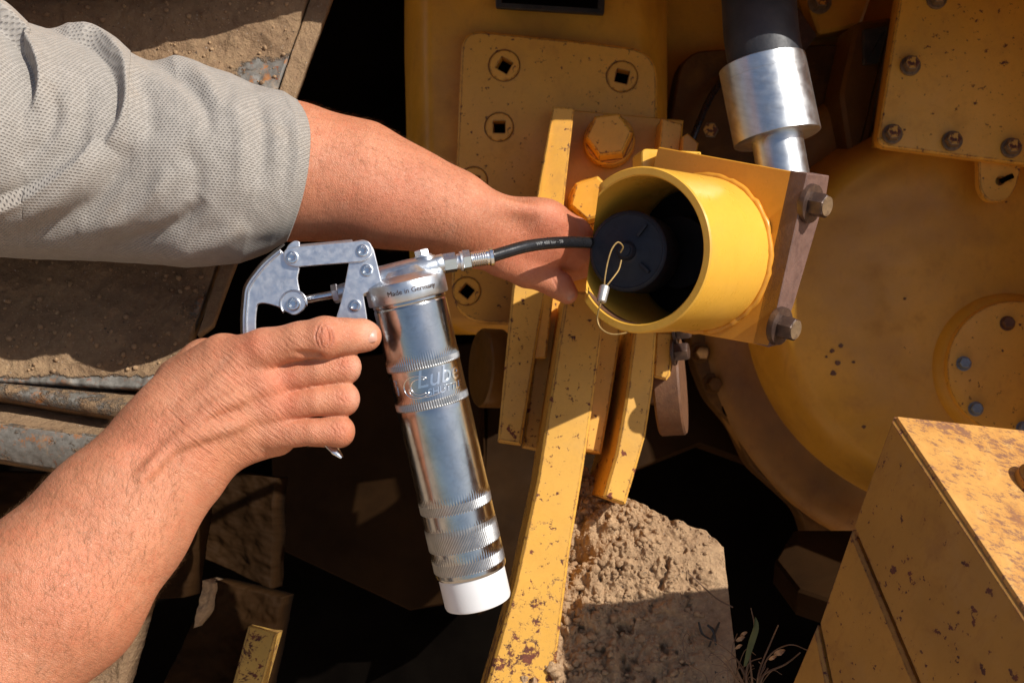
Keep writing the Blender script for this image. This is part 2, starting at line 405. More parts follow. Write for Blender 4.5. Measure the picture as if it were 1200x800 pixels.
def knit():
    t = NT('grey waffle knit'); uv = t.tc.outputs['UV']
    w = t.n('TexNoise', Vector=uv, Scale=6, Detail=2).outputs[1]
    co = t.n('VectorMath', i0=uv, i1=t.n('VectorMath', i0=w, i1=(.5, .5, .5), _operation='SUBTRACT').outputs[0], _operation='ADD')
    co = t.mix(.018, uv, w, 'ADD') if False else uv
    sc = t.n('Mapping', Vector=co, Scale=(1, 1, 1), Rotation=(0, 0, 0)).outputs[0]
    br = t.n('TexVoronoi', Vector=t.n('Mapping', Vector=sc, Scale=(1.0, 1.5, 1)).outputs[0], Scale=1.0, Randomness=.28)
    sx = t.n('SeparateXYZ', Vector=sc)
    # staggered dashes: cell coordinates
    row = t.math('FLOOR', sx.outputs[1]); par = t.math('MODULO', row, 2.0)
    jit = t.math('MULTIPLY', t.n('TexWhiteNoise', Vector=t.n('CombineXYZ', X=row, Y=t.math('FLOOR', t.math('ADD', sx.outputs[0], t.math('MULTIPLY', par, .5)))).outputs[0]).outputs[0], .22)
    fx = t.math('SUBTRACT', t.math('FRACT', t.math('ADD', sx.outputs[0], t.math('MULTIPLY', par, .5))), .5)
    fy = t.math('SUBTRACT', t.math('FRACT', sx.outputs[1]), .5)
    fx = t.math('ADD', fx, t.math('MULTIPLY', fy, .55)); fx = t.math('ADD', fx, t.math('SUBTRACT', jit, .11))
    d = t.math('SQRT', t.math('ADD', t.math('POWER', t.math('DIVIDE', fx, .40), 2), t.math('POWER', t.math('DIVIDE', fy, .36), 2)))
    hole = t.ramp(d, 1.0, .35)
    yarn = t.noise(1400, 3, .7)
    c = t.mix(t.ramp(t.noise(160, 5, .7), .3, .7), (.31, .283, .250), (.395, .36, .322))
    c = t.mix(t.math('MULTIPLY', hole, t.ramp(t.noise(70, 3), .3, .7, .22, .55)), c, (.21, .18, .16))
    c = t.mix(t.ramp(yarn, .55, .8, 0, .35), c, (.27, .24, .21))
    c = t.mix(t.ramp(t.noise(24, 4, .6), .55, .75, 0, .28), c, (.46, .36, .26))
    t.set(Base__Color=c, Roughness=.95, Sheen__Weight=.15); t.b.inputs['Specular IOR Level'].default_value = .1
    t.bump(t.math('SUBTRACT', t.math('MULTIPLY', yarn, .35), hole), .8, .0012); return t.m
M['knit'] = knit()
def skin(name, tan):
    t = NT(name)
    wr = t.attr('wrinkle'); red = t.attr('red'); cr = t.attr('crease'); pale = t.attr('pale')
    n1 = t.noise(26, 5, .65); n2 = t.noise(240, 5, .7); n3 = t.noise(900, 3, .6)
    c = t.mix(t.ramp(n1, .3, .7), tuple(x * .86 for x in tan), tuple(x * 1.1 for x in tan))
    c = t.mix(t.ramp(n2, .42, .75, 0, .36), c, (tan[0] * .78, tan[1] * .55, tan[2] * .5))
    c = t.mix(t.ramp(t.noise(60, 6, .75, .6), .50, .70, 0, .45), c, (tan[0] * .95, tan[1] * .62, tan[2] * .55))
    c = t.mix(t.ramp(t.noise(48, 5, .7, .3), .55, .75, 0, .35), c, (.64, .38, .26))
    c = t.mix(t.ramp(t.noise(9, 4, .6, .3), .42, .68, 0, .5), c, (tan[0] * .80, tan[1] * .66, tan[2] * .58))
    c = t.mix(t.math('MULTIPLY', red, .5), c, (tan[0] * 1.0, tan[1] * .60, tan[2] * .58))
    c = t.mix(t.math('MULTIPLY', pale, .55), c, (.72, .44, .33))
    c = t.mix(t.ramp(t.noise(130, 4, .6), .62, .72, 0, .35), c, (tan[0] * .72, tan[1] * .55, tan[2] * .5))
    uv = t.tc.outputs['UV']
    wv = t.n('TexNoise', Vector=t.n('Mapping', Vector=uv, Scale=(1.0, .15, 1)).outputs[0], Scale=560, Detail=5, Roughness=.6, Distortion=.5).outputs[0]
    wv2 = t.n('TexNoise', Vector=t.n('Mapping', Vector=uv, Scale=(.55, .55, 1), Rotation=(0, 0, .8)).outputs[0], Scale=620, Detail=3, Roughness=.6).outputs[0]
    vor = t.n('TexVoronoi', Vector=t.co, Scale=850, _feature='DISTANCE_TO_EDGE').outputs[0]
    h = t.math('MULTIPLY', t.math('SUBTRACT', wv, .5), t.math('MULTIPLY_ADD', wr, 2.0, .5))
    h = t.math('ADD', h, t.math('MULTIPLY', wv2, .55)); h = t.math('ADD', h, t.math('MULTIPLY', t.ramp(vor, 0, .25), .20))
    h = t.math('ADD', h, t.math('MULTIPLY', cr, -1.3))
    c = t.mix(t.math('MULTIPLY', t.ramp(wv, .48, .30), t.math('MULTIPLY_ADD', wr, .38, .04)), c, (tan[0] * .60, tan[1] * .40, tan[2] * .36))
    c = t.mix(t.math('MULTIPLY', cr, .45), c, (.28, .08, .05))
    t.set(Base__Color=c, Roughness=t.ramp(n2, .3, .7, .38, .56), Subsurface__Weight=.16, Subsurface__Scale=.004)
    t.b.inputs['Subsurface Radius'].default_value = (1.0, .35, .2); t.b.inputs['Specular IOR Level'].default_value = .42
    t.bump(h, .7, .0012); return t.m
M['skin'] = skin('sun tanned skin', (.57, .238, .130))
M['flange'] = simple('shade darkened oily casting', (.085, .036, .008), .65, 0, .4, 90, .4, spec=.15, dirt=(.20, .09, .015), dirtamt=.6)  # oily brown, darkened further for the shadow the flange lies in
M['nail'] = simple('fingernail', (.56, .29, .21), .36, 0, .05, 600, .05)
M['hair'] = simple('arm hair', (.22, .115, .05), .5, 0, 0)
M['hairhead'] = simple('short brown hair', (.06, .035, .02), .7, 0, .8, 300)
M['jeans'] = simple('dark trousers', (.05, .06, .09), .9, 0, .5, 800)
M['leaf'] = simple('dull green weed leaf', (.10, .12, .04), .6, 0, .1, 300, .3)
M['twig'] = simple('dry brown weed stem', (.20, .12, .07), .8, 0, .1, 300, .4)
M['straw'] = simple('dry weed flower', (.42, .26, .15), .8, 0, .1, 300, .3)
# ---------------------------------------------------------------- implicit bodies
class Field:
    def __init__(s, lo, hi, vox):
        s.lo = np.array(lo, float); s.vox = vox
        s.n = np.ceil((np.array(hi) - s.lo) / vox).astype(int) + 1
        s.d = np.full(tuple(s.n), 0.5, np.float32)
    def sl(s, lo, hi):
        a = np.clip(np.floor((lo - s.lo) / s.vox).astype(int), 0, s.n); b = np.clip(np.ceil((hi - s.lo) / s.vox).astype(int) + 1, 0, s.n)
        if np.any(b <= a): return None, None
        g = np.meshgrid(*[s.lo[k] + s.vox * np.arange(a[k], b[k]) for k in range(3)], indexing='ij')
        return tuple(slice(a[k], b[k]) for k in range(3)), g
    def put(s, sl, nd, k, sub=False):
        o = s.d[sl]
        if sub:
            nd = -nd; h = np.clip(.5 - .5 * (nd - o) / k * -1, 0, 1) if False else np.clip(.5 + .5 * (nd - o) / k, 0, 1)
            s.d[sl] = o * (1 - h) + nd * h + k * h * (1 - h)
        else:
            h = np.clip(.5 + .5 * (nd - o) / k, 0, 1)
            s.d[sl] = nd * (1 - h) + o * h - k * h * (1 - h)
    def cone(s, a, b, ra, rb, k=.006, sub=False, sq=None):
        a = np.array(a, float); b = np.array(b, float); m = max(ra, rb) + k * 2 + 3 * s.vox
        sl, g = s.sl(np.minimum(a, b) - m, np.maximum(a, b) + m)
        if sl is None: return
        ab = b - a; L2 = ab @ ab + 1e-12
        q = [g[i] - a[i] for i in range(3)]
        t = np.clip((q[0] * ab[0] + q[1] * ab[1] + q[2] * ab[2]) / L2, 0, 1)
        r = [q[i] - ab[i] * t for i in range(3)]
        if sq is not None:                      # flatten: (direction, factor)
            n = np.array(sq[0], float); n /= np.linalg.norm(n); dn = r[0] * n[0] + r[1] * n[1] + r[2] * n[2]
            d2 = r[0] ** 2 + r[1] ** 2 + r[2] ** 2 + dn ** 2 * (sq[1] ** 2 - 1)
            d = np.sqrt(np.maximum(d2, 1e-12)) - (ra + (rb - ra) * t)
        else: d = np.sqrt(r[0] ** 2 + r[1] ** 2 + r[2] ** 2) - (ra + (rb - ra) * t)
        s.put(sl, d, k, sub)
    def ell(s, c, ax, rad, k=.006, sub=False):
        c = np.array(c, float); m = max(rad) + k * 2 + 3 * s.vox
        sl, g = s.sl(c - m, c + m)
        if sl is None: return
        A = np.array([np.array(a, float) / np.linalg.norm(a) for a in ax]); q = [g[i] - c[i] for i in range(3)]
        l = [sum(q[i] * A[j][i] for i in range(3)) / rad[j] for j in range(3)]
        l2 = [x / rad[j] for j, x in enumerate(l)]
        k0 = np.sqrt(l[0] ** 2 + l[1] ** 2 + l[2] ** 2); k1 = np.sqrt(l2[0] ** 2 + l2[1] ** 2 + l2[2] ** 2) + 1e-9
        s.put(sl, k0 * (k0 - 1) / k1, k, sub)
    def merge(s, o, k):
        h = np.clip(.5 + .5 * (o.d - s.d) / k, 0, 1); s.d = o.d * (1 - h) + s.d * h - k * h * (1 - h)
    def mesh(s, smooth=3):
        d = s.d; d[0] = d[-1] = np.maximum(d[0], .001); 
        for ax in range(3):
            i0 = [slice(None)] * 3; i1 = [slice(None)] * 3; i0[ax] = 0; i1[ax] = -1
            d[tuple(i0)] = np.maximum(d[tuple(i0)], 1e-3); d[tuple(i1)] = np.maximum(d[tuple(i1)], 1e-3)
        ins = d < 0; nx, ny, nz = d.shape
        cs = [(x, y, z) for x in (0, 1) for y in (0, 1) for z in (0, 1)]
        cnt = np.zeros((nx - 1, ny - 1, nz - 1), np.int8)
        for x, y, z in cs: cnt += ins[x:nx - 1 + x, y:ny - 1 + y, z:nz - 1 + z]
        act = (cnt > 0) & (cnt < 8); I = np.argwhere(act); idx = -np.ones(act.shape, np.int64); idx[act] = np.arange(len(I))
        acc = np.zeros((len(I), 3)); w = np.zeros(len(I))
        for (a, b) in [(p, q) for p in cs for q in cs if sum(abs(p[i] - q[i]) for i in range(3)) == 1 and p < q]:
            da = d[I[:, 0] + a[0], I[:, 1] + a[1], I[:, 2] + a[2]]; db = d[I[:, 0] + b[0], I[:, 1] + b[1], I[:, 2] + b[2]]
            m = (da < 0) != (db < 0); t = np.where(m, da / np.where(m, da - db, 1), 0)
            pa = np.array(a); pb = np.array(b); pt = pa + (pb - pa) * t[:, None]
            acc[m] += pt[m]; w[m] += 1
        V = (I + acc / w[:, None]) * s.vox + s.lo
        Q = []
        for ax in range(3):
            o1, o2 = [(1, 2), (2, 0), (0, 1)][ax]
            A = [slice(0, None)] * 3
            sh = list(d.shape); sa = [slice(None)] * 3; sb = [slice(None)] * 3; sa[ax] = slice(0, -1); sb[ax] = slice(1, None)
            e = ins[tuple(sa)] != ins[tuple(sb)]; E = np.argwhere(e)
            ok = (E[:, o1] > 0) & (E[:, o2] > 0) & (E[:, o1] < sh[o1] - 1) & (E[:, o2] < sh[o2] - 1); E = E[ok]
            def cell(u, v):
                q = E.copy(); q[:, o1] -= u; q[:, o2] -= v; return idx[q[:, 0], q[:, 1], q[:, 2]]
            q4 = np.stack([cell(1, 1), cell(0, 1), cell(0, 0), cell(1, 0)], 1)
            flip = ~ins[tuple(sa)][E[:, 0], E[:, 1], E[:, 2]]; q4[flip] = q4[flip][:, ::-1]
            Q.append(q4)
        Q = np.concatenate(Q); ed = np.concatenate([Q[:, [0, 1]], Q[:, [1, 2]], Q[:, [2, 3]], Q[:, [3, 0]]])
        deg = np.bincount(ed.ravel(), minlength=len(V)).astype(float)
        for _ in range(smooth):
            N = np.stack([np.bincount(ed[:, 0], V[ed[:, 1], k], len(V)) + np.bincount(ed[:, 1], V[ed[:, 0], k], len(V)) for k in range(3)], 1)
            V = V * .4 + .6 * N / deg[:, None]
        return V, Q
def np_px(V): return V[:, 0] / V[:, 1] * F + 600, -V[:, 2] / V[:, 1] * F + 400
def C(F_, pts, k=.006, sq=None):
    """chain of (u, v, D, radius px)"""
    for a, b in zip(pts[:-1], pts[1:]):
        F_.cone(P(*a[:3]), P(*b[:3]), a[3] * a[2] / F, b[3] * b[2] / F, k, sq=sq)
TW = Vector((0, -1, 0))
# ----- right hand and forearm (grips the lever)
def right_arm():
    vox = .00125
    lo = Vector((-.50, .64, -.32)); hi = Vector((-.085, .92, .035))
    A = Field(lo, hi, vox)
    back = ((0, 1, 0), 1.0)
    # forearm: two overlapping bones, flattened towards the wrist
    C(A, [(-180, 905, .70, 110), (72, 699, .745, 92), (141, 613, .768, 76), (194, 549, .783, 63)], .012)
    C(A, [(-160, 875, .70, 94), (58, 690, .742, 86), (132, 604, .766, 72), (186, 540, .782, 58)], .02)
    C(A, [(196, 532, .787, 52), (222, 500, .786, 50), (262, 470, .787, 50)], .03, sq=((0, 1, 0), 1.25))
    # palm block
    for (a, b) in (((212, 478, .79, 40), (292, 428, .783, 31)), ((222, 492, .79, 42), (310, 452, .785, 30)), ((232, 505, .79, 42), (318, 480, .788, 30)), ((245, 512, .792, 42), (322, 508, .793, 27))):
        C(A, [a, b], .012, sq=((0, 1, 0), 1.1))
    C(A, [(225, 450, .80, 36), (262, 420, .79, 30)], .012)
    # thumb base bump and thumb behind the lever
    C(A, [(212, 448, .81, 30), (240, 425, .825, 26), (292, 420, .845, 20), (342, 430, .855, 17), (370, 436, .853, 14)], .008)
    # veins
    for vp in ([(165, 560, .7335), (205, 520, .7495), (250, 478, .7580), (285, 465, .764)], [(205, 520, .7495), (238, 508, .7550), (285, 495, .766)]):
        pv = spline([P(*q) for q in vp], 5)
        for a, b in zip(pv[:-1], pv[1:]): A.cone(a, b, .0014, .0014, .0075)
    # tendons and knuckles on the back
    for (x, y, D) in ((300, 418, .772), (318, 450, .772), (326, 478, .777), (328, 506, .784)):
        A.ell(P(x - 6, y, D + .004), ((1, 0, 0), (0, 0, 1), (0, 1, 0)), (.0125, .0088, .0098), .009)
        A.cone(P(x - 10, y, D - .0012), P(222, 490 + (y - 450) * .35, .7605), .0044, .003, .009)
    G = Field(lo, hi, vox)
    def finger(pts, k=.003): 
        g = Field(lo, hi, vox) if False else None
        C(G, pts, k)
    C(G, [(262, 424, .785, 26), (310, 409, .775, 24), (352, 399, .771, 21.5), (381, 395, .770, 24)], .004)
    C(G, [(381, 395, .770, 23.5), (405, 394, .776, 20.5), (424, 393, .784, 19.5)], .004)
    C(G, [(424, 393, .784, 19), (431, 394, .786, 16.5)], .003)
    def curl(a, b, r, e, kk=.0012):
        (x, y), (u, v) = a, b
        for p, q in zip([(x, y, .783, r[0]), (u - 30, v + (y - v) * .25, .779, r[1]), (u, v, .783, r[2]), (u + 1, v + 2, .806, r[2] - 1.5)],
                        [(u - 30, v + (y - v) * .25, .779, r[1]), (u, v, .783, r[2]), (u + 1, v + 2, .806, r[2] - 1.5), (u - 14, v + 3, .832, r[2] - 3)]):
            G.cone(P(*p[:3]), P(*q[:3]), p[3] * p[2] / F, q[3] * q[2] / F, kk)
        G.cone(P(u - 14, v + 3, .832), P(u - 46, v + 4, .840), (r[2] - 3) * .832 / F, (r[2] - 5) * .84 / F, kk)
    curl((312, 447), (403, 430), (21, 17.6, 20.2), 0)
    curl((318, 478), (401, 467), (20, 17.2, 20.4), 0)
    curl((322, 508), (397, 505), (19, 15.8, 18.8), 0)
    A.merge(G, .0032)
    # clefts between the finger roots
    for (a, b) in (((331, 413.5), (372, 417)), ((363, 457), (408, 446)), ((366, 493), (410, 483))):
        A.cone(P(*a, .757), P(*b, .764), .0010, .0042, .0018, sub=True)
    V, Q = A.mesh(3)
    u, v = np_px(V); at = {}
    def gs(cx, cy, sx, sy, ang=0.0):
        c, s_ = math.cos(ang), math.sin(ang); dx = (u - cx) * c + (v - cy) * s_; dy = -(u - cx) * s_ + (v - cy) * c
        return np.exp(-(dx / sx) ** 2 - (dy / sy) ** 2)
    front = np.clip((.81 - V[:, 1]) / .02, 0, 1)
    at['wrinkle'] = np.clip(gs(265, 475, 75, 58, .6) * 1.15 + gs(220, 520, 45, 40) * .5 + .35 * gs(350, 402, 22, 16) + .3 * gs(396, 428, 14, 14) + .3 * gs(394, 466, 14, 14) + .25 * gs(390, 505, 14, 12), 0, 1) * front + .05
    at['red'] = np.clip(gs(330, 445, 30, 18) + gs(296, 405, 25, 18) * .8 + gs(381, 394, 12, 16) + .7 * gs(403, 428, 14, 12) + .7 * gs(404, 466, 14, 12) + .7 * gs(398, 504, 14, 12) + gs(335, 480, 25, 20) * .8 + gs(70, 690, 60, 60) * .4 + gs(170, 520, 40, 30) * .6, 0, 1)
    cr = 0
    for (cx, cy, h) in ((373, 394, 17), (377.5, 394, 16), (382.5, 394, 15), (387, 396, 15)):
        bend = 6 * ((v - cy) / h) ** 2
        cr = cr + np.exp(-((u - cx - (3 if cx > 380 else -3) + (bend if cx > 380 else -bend)) / 1.2) ** 2) * np.clip(1 - ((v - cy) / h) ** 2, 0, 1)
    for (cx, cy, h) in ((396, 424, 12), (401, 425, 13), (407, 426, 12), (394, 464, 13), (400, 465, 14), (406, 466, 13), (390, 503, 11), (396, 504, 12), (402, 505, 11), (340, 400, 8), (334, 404, 9)):
        cr = cr + .32 * np.exp(-((u - cx - (v - cy) * .2 - 1.5 * np.sin(v * .5 + cx)) / 1.1) ** 2) * np.clip(1 - ((v - cy) / h) ** 2, 0, 1)
    # long wrist folds
    for off, a_ in ((0, .8), (9, .5), (19, .35)):
        yy = 470 + (u - 190) * .98 + off * 1.3 + 3 * np.sin(u * .07)
        cr = cr + a_ * .5 * np.exp(-((v - yy) / 1.5) ** 2) * np.clip((u - 185) / 20, 0, 1) * np.clip((262 - u) / 20, 0, 1) * front
    at['crease'] = np.clip(cr, 0, 1) * front
    at['pale'] = np.clip(gs(430, 392, 9, 14) * .6 + gs(418, 430, 7, 12) * .6 + gs(417, 467, 7, 12) * .6, 0, 1)
    # texture coordinates in metres: x along the arm, y across
    e = np.array(P(300, 430, .79) - P(20, 740, .74)); e /= np.linalg.norm(e)
    c = np.cross(e, (0, -1, 0)); c /= np.linalg.norm(c)
    at['uv'] = np.stack([V @ e, V @ c], 1)
    return V, Q, at
# ----- left forearm and hand (holds the hose on the coupler)
def left_arm():
    vox = .0014
    lo = Vector((-.30, .77, -.03)); hi = Vector((.12, 1.03, .20))
    A = Field(lo, hi, vox)
    C(A, [(100, 180, .86, 84), (340, 196, .868, 70), (420, 208, .872, 60), (480, 230, .876, 49), (530, 248, .88, 42)], .02)
    C(A, [(340, 214, .870, 64), (440, 232, .87, 46), (530, 252, .88, 39)], .02)
    C(A, [(530, 248, .882, 41), (560, 262, .888, 38)], .015, sq=((0, 1, 0), 1.2))
    for (a, b) in (((552, 254, .892, 26), (638, 259, .908, 26)), ((556, 268, .893, 28), (645, 274, .912, 26)), ((560, 278, .896, 28), (636, 292, .918, 25)), ((562, 286, .899, 24), (614, 302, .918, 24))):
        C(A, [a, b], .014, sq=((0, 1, 0), 1.15))
    A.cone(P(548, 236, .868), P(628, 247, .884), .003, .004, .014)
    A.ell(P(634, 256, .896), ((1, 0, 0), (0, 0, 1), (0, 1, 0)), (.016, .012, .010), .012)
    # thumb
    T = Field(lo, hi, vox)
    C(T, [(590, 302, .905, 24), (618, 317, .915, 19), (640, 326, .922, 15.5), (655, 334, .925, 15), (665, 344, .927, 12.5)], .006)
    # fingers bending away behind the guard
    for pts in ([(648, 262, .915, 23), (674, 274, .928, 19), (690, 290, .945, 16), (686, 306, .96, 12)],
                [(650, 278, .917, 21), (680, 294, .935, 17), (690, 306, .952, 13.5), (680, 316, .962, 11.5)],
                [(645, 292, .922, 19), (672, 304, .94, 14.5), (682, 312, .955, 12.5), (668, 320, .965, 11)],
                [(636, 300, .925, 17), (658, 308, .945, 13), (662, 314, .957, 11.5), (650, 318, .967, 10)]):
        for a, b in zip(pts[:-1], pts[1:]): T.cone(P(*a[:3]), P(*b[:3]), a[3] * a[2] / F, b[3] * b[2] / F, .003)
    A.merge(T, .0045)
    A.cone(P(640, 312, .895), P(682, 326, .905), .0015, .005, .003, sub=True)
    A.cone(P(657, 268, .889), P(696, 286, .918), .0008, .0040, .003, sub=True); A.cone(P(655, 290, .896), P(690, 303, .922), .0008, .0038, .003, sub=True)
    V, Q = A.mesh(3); u, v = np_px(V); at = {}
    g = lambda cx, cy, sx, sy: np.exp(-((u - cx) / sx) ** 2 - ((v - cy) / sy) ** 2)
    at['wrinkle'] = np.clip(g(590, 270, 50, 30) * .8, 0, 1) + .05
    at['red'] = np.clip(.2 + g(650, 280, 30, 40) + g(600, 300, 40, 30) * .6 + g(450, 240, 60, 40) * .5, 0, 1)
    at['crease'] = np.clip(.6 * np.exp(-((u - 652 - (v - 335) * .5) / 1.6) ** 2) * np.clip(1 - ((v - 332) / 12) ** 2, 0, 1) * (u > 640), 0, 1)
    at['pale'] = g(668, 346, 6, 6)
    e = np.array(P(560, 262, .88) - P(300, 190, .86)); e /= np.linalg.norm(e); c = np.cross(e, (0, -1, 0)); c /= np.linalg.norm(c)
    at['uv'] = np.stack([V @ e, V @ c], 1)
    return V, Q, at
def torso(inflate=0.0, shirt=False):
    T = Field(Vector((-1.25, .10, -.80)), Vector((-.30, .98, .62)), .011)
    i = inflate
    sh_l = Vector((-.62, .72, .14)); sh_r = Vector((-.62, .34, .06)); el_l = P(-60, 170, .855); el_r = P(-180, 860, .70)
    T.cone((-.78, .53, -.02), (-.84, .53, -.42), .15 + i, .14 + i, .05, sq=((0, 1, 0), .78))
    T.cone(sh_l, sh_r, .07 + i, .07 + i, .06); T.cone((-.74, .53, .10), (-.66, .53, .16), .10 + i, .07 + i, .05)
    T.cone(sh_l, el_l, .065 + i, .05 + i, .04); T.cone(sh_r, el_r, .06 + i, .052 + i, .04)
    if shirt: T.cone(el_r, Vector(el_r) + (Vector(sh_r) - Vector(el_r)) * .1, .058 + i, .06 + i, .02)
    if not shirt:
        T.cone(el_l, P(100, 180, .86), .05, .053, .03)
        T.cone((-.69, .53, .16), (-.63, .54, .28), .052, .05, .03)
        T.ell((-.60, .55, .37), ((1, 0, -.1), (0, 1, 0), (0, 0, 1)), (.095, .075, .115), .02)
        T.ell((-.56, .55, .31), ((1, 0, 0), (0, 1, 0), (0, 0, 1)), (.06, .055, .05), .02)
        T.cone((-.515, .55, .375), (-.49, .55, .34), .008, .013, .012)
        for sy in (-1, 1): T.ell((-.615, .55 + sy * .075, .36), ((1, 0, 0), (0, 1, 0), (0, 0, 1)), (.02, .009, .032), .006)
        for sy in (-1, 1): T.ell((-.512, .55 + sy * .03, .378), ((1, 0, 0), (0, 1, 0), (0, 0, 1)), (.010, .013, .008), .006, sub=True)
        T.cone((-.503, .525, .305), (-.503, .575, .305), .004, .004, .006, sub=True)
    return T.mesh(2)
def person():
    t = thing('person', 'person in a grey waffle knit shirt working a grease gun with both bare hands', 'person', (-.80, .53, -.80))
    R, L = right_arm(), left_arm(); TV, TQ = torso()
    V = np.concatenate([R[0], L[0], TV]); nR, nL = len(R[0]), len(L[0])
    faces = np.concatenate([R[1], L[1] + nR, TQ + nR + nL])
    Rm = np.array(RF); Wv = V @ Rm.T + np.array(CAM); loc = np.array(WM[t].translation)
    me = bpy.data.meshes.new('body'); me.from_pydata((Wv - loc).tolist(), [], faces.tolist())
    me.materials.append(M['skin']); me.polygons.foreach_set('use_smooth', [True] * len(me.polygons))
    for k in ('wrinkle', 'red', 'crease', 'pale'):
        a = me.attributes.new(k, 'FLOAT', 'POINT')
        a.data.foreach_set('value', np.concatenate([R[2][k], L[2][k], np.zeros(len(TV))]).astype(np.float32))
    uvv = np.concatenate([R[2]['uv'], L[2]['uv'], TV[:, :2]]); uvl = me.uv_layers.new(name='UVMap')
    li = np.zeros(len(me.loops), np.int32); me.loops.foreach_get('vertex_index', li)
    uvl.data.foreach_set('uv', uvv[li].ravel().astype(np.float32)); me.update()
    o = bpy.data.objects.new('body', me); base_link(o, t, WM[t])
    # hairs on both forearms
    vn = np.zeros(len(me.vertices) * 3, np.float32); me.vertices.foreach_get('normal', vn); vn = (vn.reshape(-1, 3) @ Rm)
    hv = []; hf = []
    def hairs(sel, dirn, n, ln):
        ids = np.nonzero(sel)[0]
        if not len(ids): return
        for i in rng.choice(ids, min(n, len(ids) * 3)):
            p = V[i]; nn = vn[i]; d = dirn + rng.normal(0, .38, 3); d = d - nn * (d @ nn); d /= np.linalg.norm(d)
            l = ln * rng.uniform(.5, 1.25); c = np.cross(d, nn); c2 = c * rng.normal(0, .35); w0 = .00005
            pr = None
            for k in range(4):
                s = k / 3; q = p + d * l * s + nn * (l * (.10 + .30 * s * (1 - .5 * s))) * min(1, s * 2) + c2 * l * s * s
                w = w0 * (1 - s * .75) * c; b = len(hv); hv.append(q - w); hv.append(q + w)
                if pr is not None: hf.append((pr, pr + 1, b + 1, b))
                pr = b
    uR, vR = np_px(R[0]); uL, vL = np_px(L[0])
    z = np.zeros(len(V), bool)
    dR = np.array(P(300, 430, .79) - P(20, 740, .74)); dR /= np.linalg.norm(dR); perp = np.array([.5, 0, -.7])
    s1 = z.copy(); s1[:nR] = (vR > 480) & (uR < 215) & (uR > -60) & (vR < 860); hairs(s1, dR * .5 - perp * .8, 10000, .0085)
    s1 = z.copy(); s1[:nR] = (vR > 440) & (uR < 270) & (uR > 150) & (vR < 580); hairs(s1, dR * .7 - perp * .4, 500, .005)
    dL = np.array([.8, 0, -.5]); s1 = z.copy(); s1[nR:nR + nL] = (uL > 350) & (uL < 545); hairs(s1, dL, 3500, .008)
    s1 = z.copy(); s1[nR:nR + nL] = (uL > 540) & (uL < 610); hairs(s1, dL, 350, .0045)
    h = obj('arm_hair', ([Vector(q) for q in hv], hf), M['hair'], t, 'fine dark hairs on both forearms', smooth=False); h['kind'] = 'stuff'
    # nails
    def nail(c, ax, out, w, l, r):
        ax = Vector(ax).normalized(); out = Vector(out).normalized(); out = (out - ax * out.dot(ax)).normalized(); sd = ax.cross(out)
        v = []; n = 9
        for j in range(7):
            s_ = j / 6 * 2 - 1; ww = w * (1 - .25 * abs(s_) ** 3)
            for i in range(n):
                a = (i / (n - 1) * 2 - 1); v.append(Vector(c) + ax * l * s_ + sd * math.sin(a * ww / r) * r + out * (math.cos(a * ww / r) * r - r - .0006 * s_ * s_ + (-.0008 if abs(a) > .99 or abs(s_) > .99 else 0)))
        return v, grid_faces(n, 7)
    obj('fingernail', nail(P(432, 391, .7745), (1, .30, .05), (.50, -1, .45), .0056, .0058, .0085), M['nail'], t)
    obj('fingernail', nail(P(667, 344, .9185), (.55, .1, -.6), (.4, -1, -.25), .0045, .005, .0085), M['nail'], t)
    # shirt: the left sleeve is a shaped, folded tube; torso and right sleeve follow the body
    top = [(-170, -20), (-60, -6), (0, 7), (28, 30), (80, 37), (96, 42), (128, 57), (150, 69), (172, 73), (208, 70), (240, 76), (280, 87), (304, 99), (340, 107), (352, 119), (364, 135)]
    bot = [(-170, 300), (0, 301), (80, 303), (140, 308), (224, 315), (296, 310), (332, 296), (352, 284), (364, 280)]
    Tx = np.array(top, float); Bx = np.array(bot, float)
    NU, NV = 420, 380
    Vn = np.zeros((NU, NV, 3)); UV = np.zeros((NU, NV, 2)); PX = np.zeros((NU, NV, 2))
    th = np.linspace(0, 2 * np.pi, NV, endpoint=False)
    for i in range(NU):
        s = i / (NU - 1); u0 = -170 + s * (352 + 170)
        tt = np.interp(u0, Tx[:, 0], Tx[:, 1]); bb = np.interp(u0, Bx[:, 0], Bx[:, 1])
        ct, hh = (tt + bb) / 2, (bb - tt) / 2
        vv = ct - hh * np.cos(th)
        cuff = max(0, (u0 - 150) / 202) ** 2
        fe = np.where(vv > 158, 363 - 28 * ((vv - 158) / 125) ** 2, 363 - 12 * ((158 - vv) / 40) ** 2)
        uu = u0 + cuff * (fe - 352)
        D = .862 - .02 * max(0, (100 - u0) / 270) - (hh * .92 * .865 / F) * np.sign(np.sin(th)) * np.abs(np.sin(th)) ** .88
        Vn[i] = np.stack([(uu - 600) / F * D, D, -(vv - 400) / F * D], 1)
        PX[i] = np.stack([uu, vv], 1); UV[i] = np.stack([np.full(NV, u0 / 4.6), th / (2 * np.pi) * 232.0], 1)
    # fold relief (front only), by distance to crease lines in the sleeve's own surface
    dx = np.gradient(Vn, axis=0); dy = np.roll(Vn, -1, 1) - np.roll(Vn, 1, 1); Nn = np.cross(dx, dy); Nn /= np.linalg.norm(Nn, axis=2, keepdims=True) + 1e-12
    cen = Vn.mean(1, keepdims=True); sg = np.sign((Nn * (Vn - cen)).sum(2, keepdims=True)); Nn *= sg
    X = PX.reshape(-1, 2); H = np.zeros(len(X)); frontw = np.clip(np.sin(th) * 2.5 + .6, 0, 1)[None, :].repeat(NU, 0).ravel()
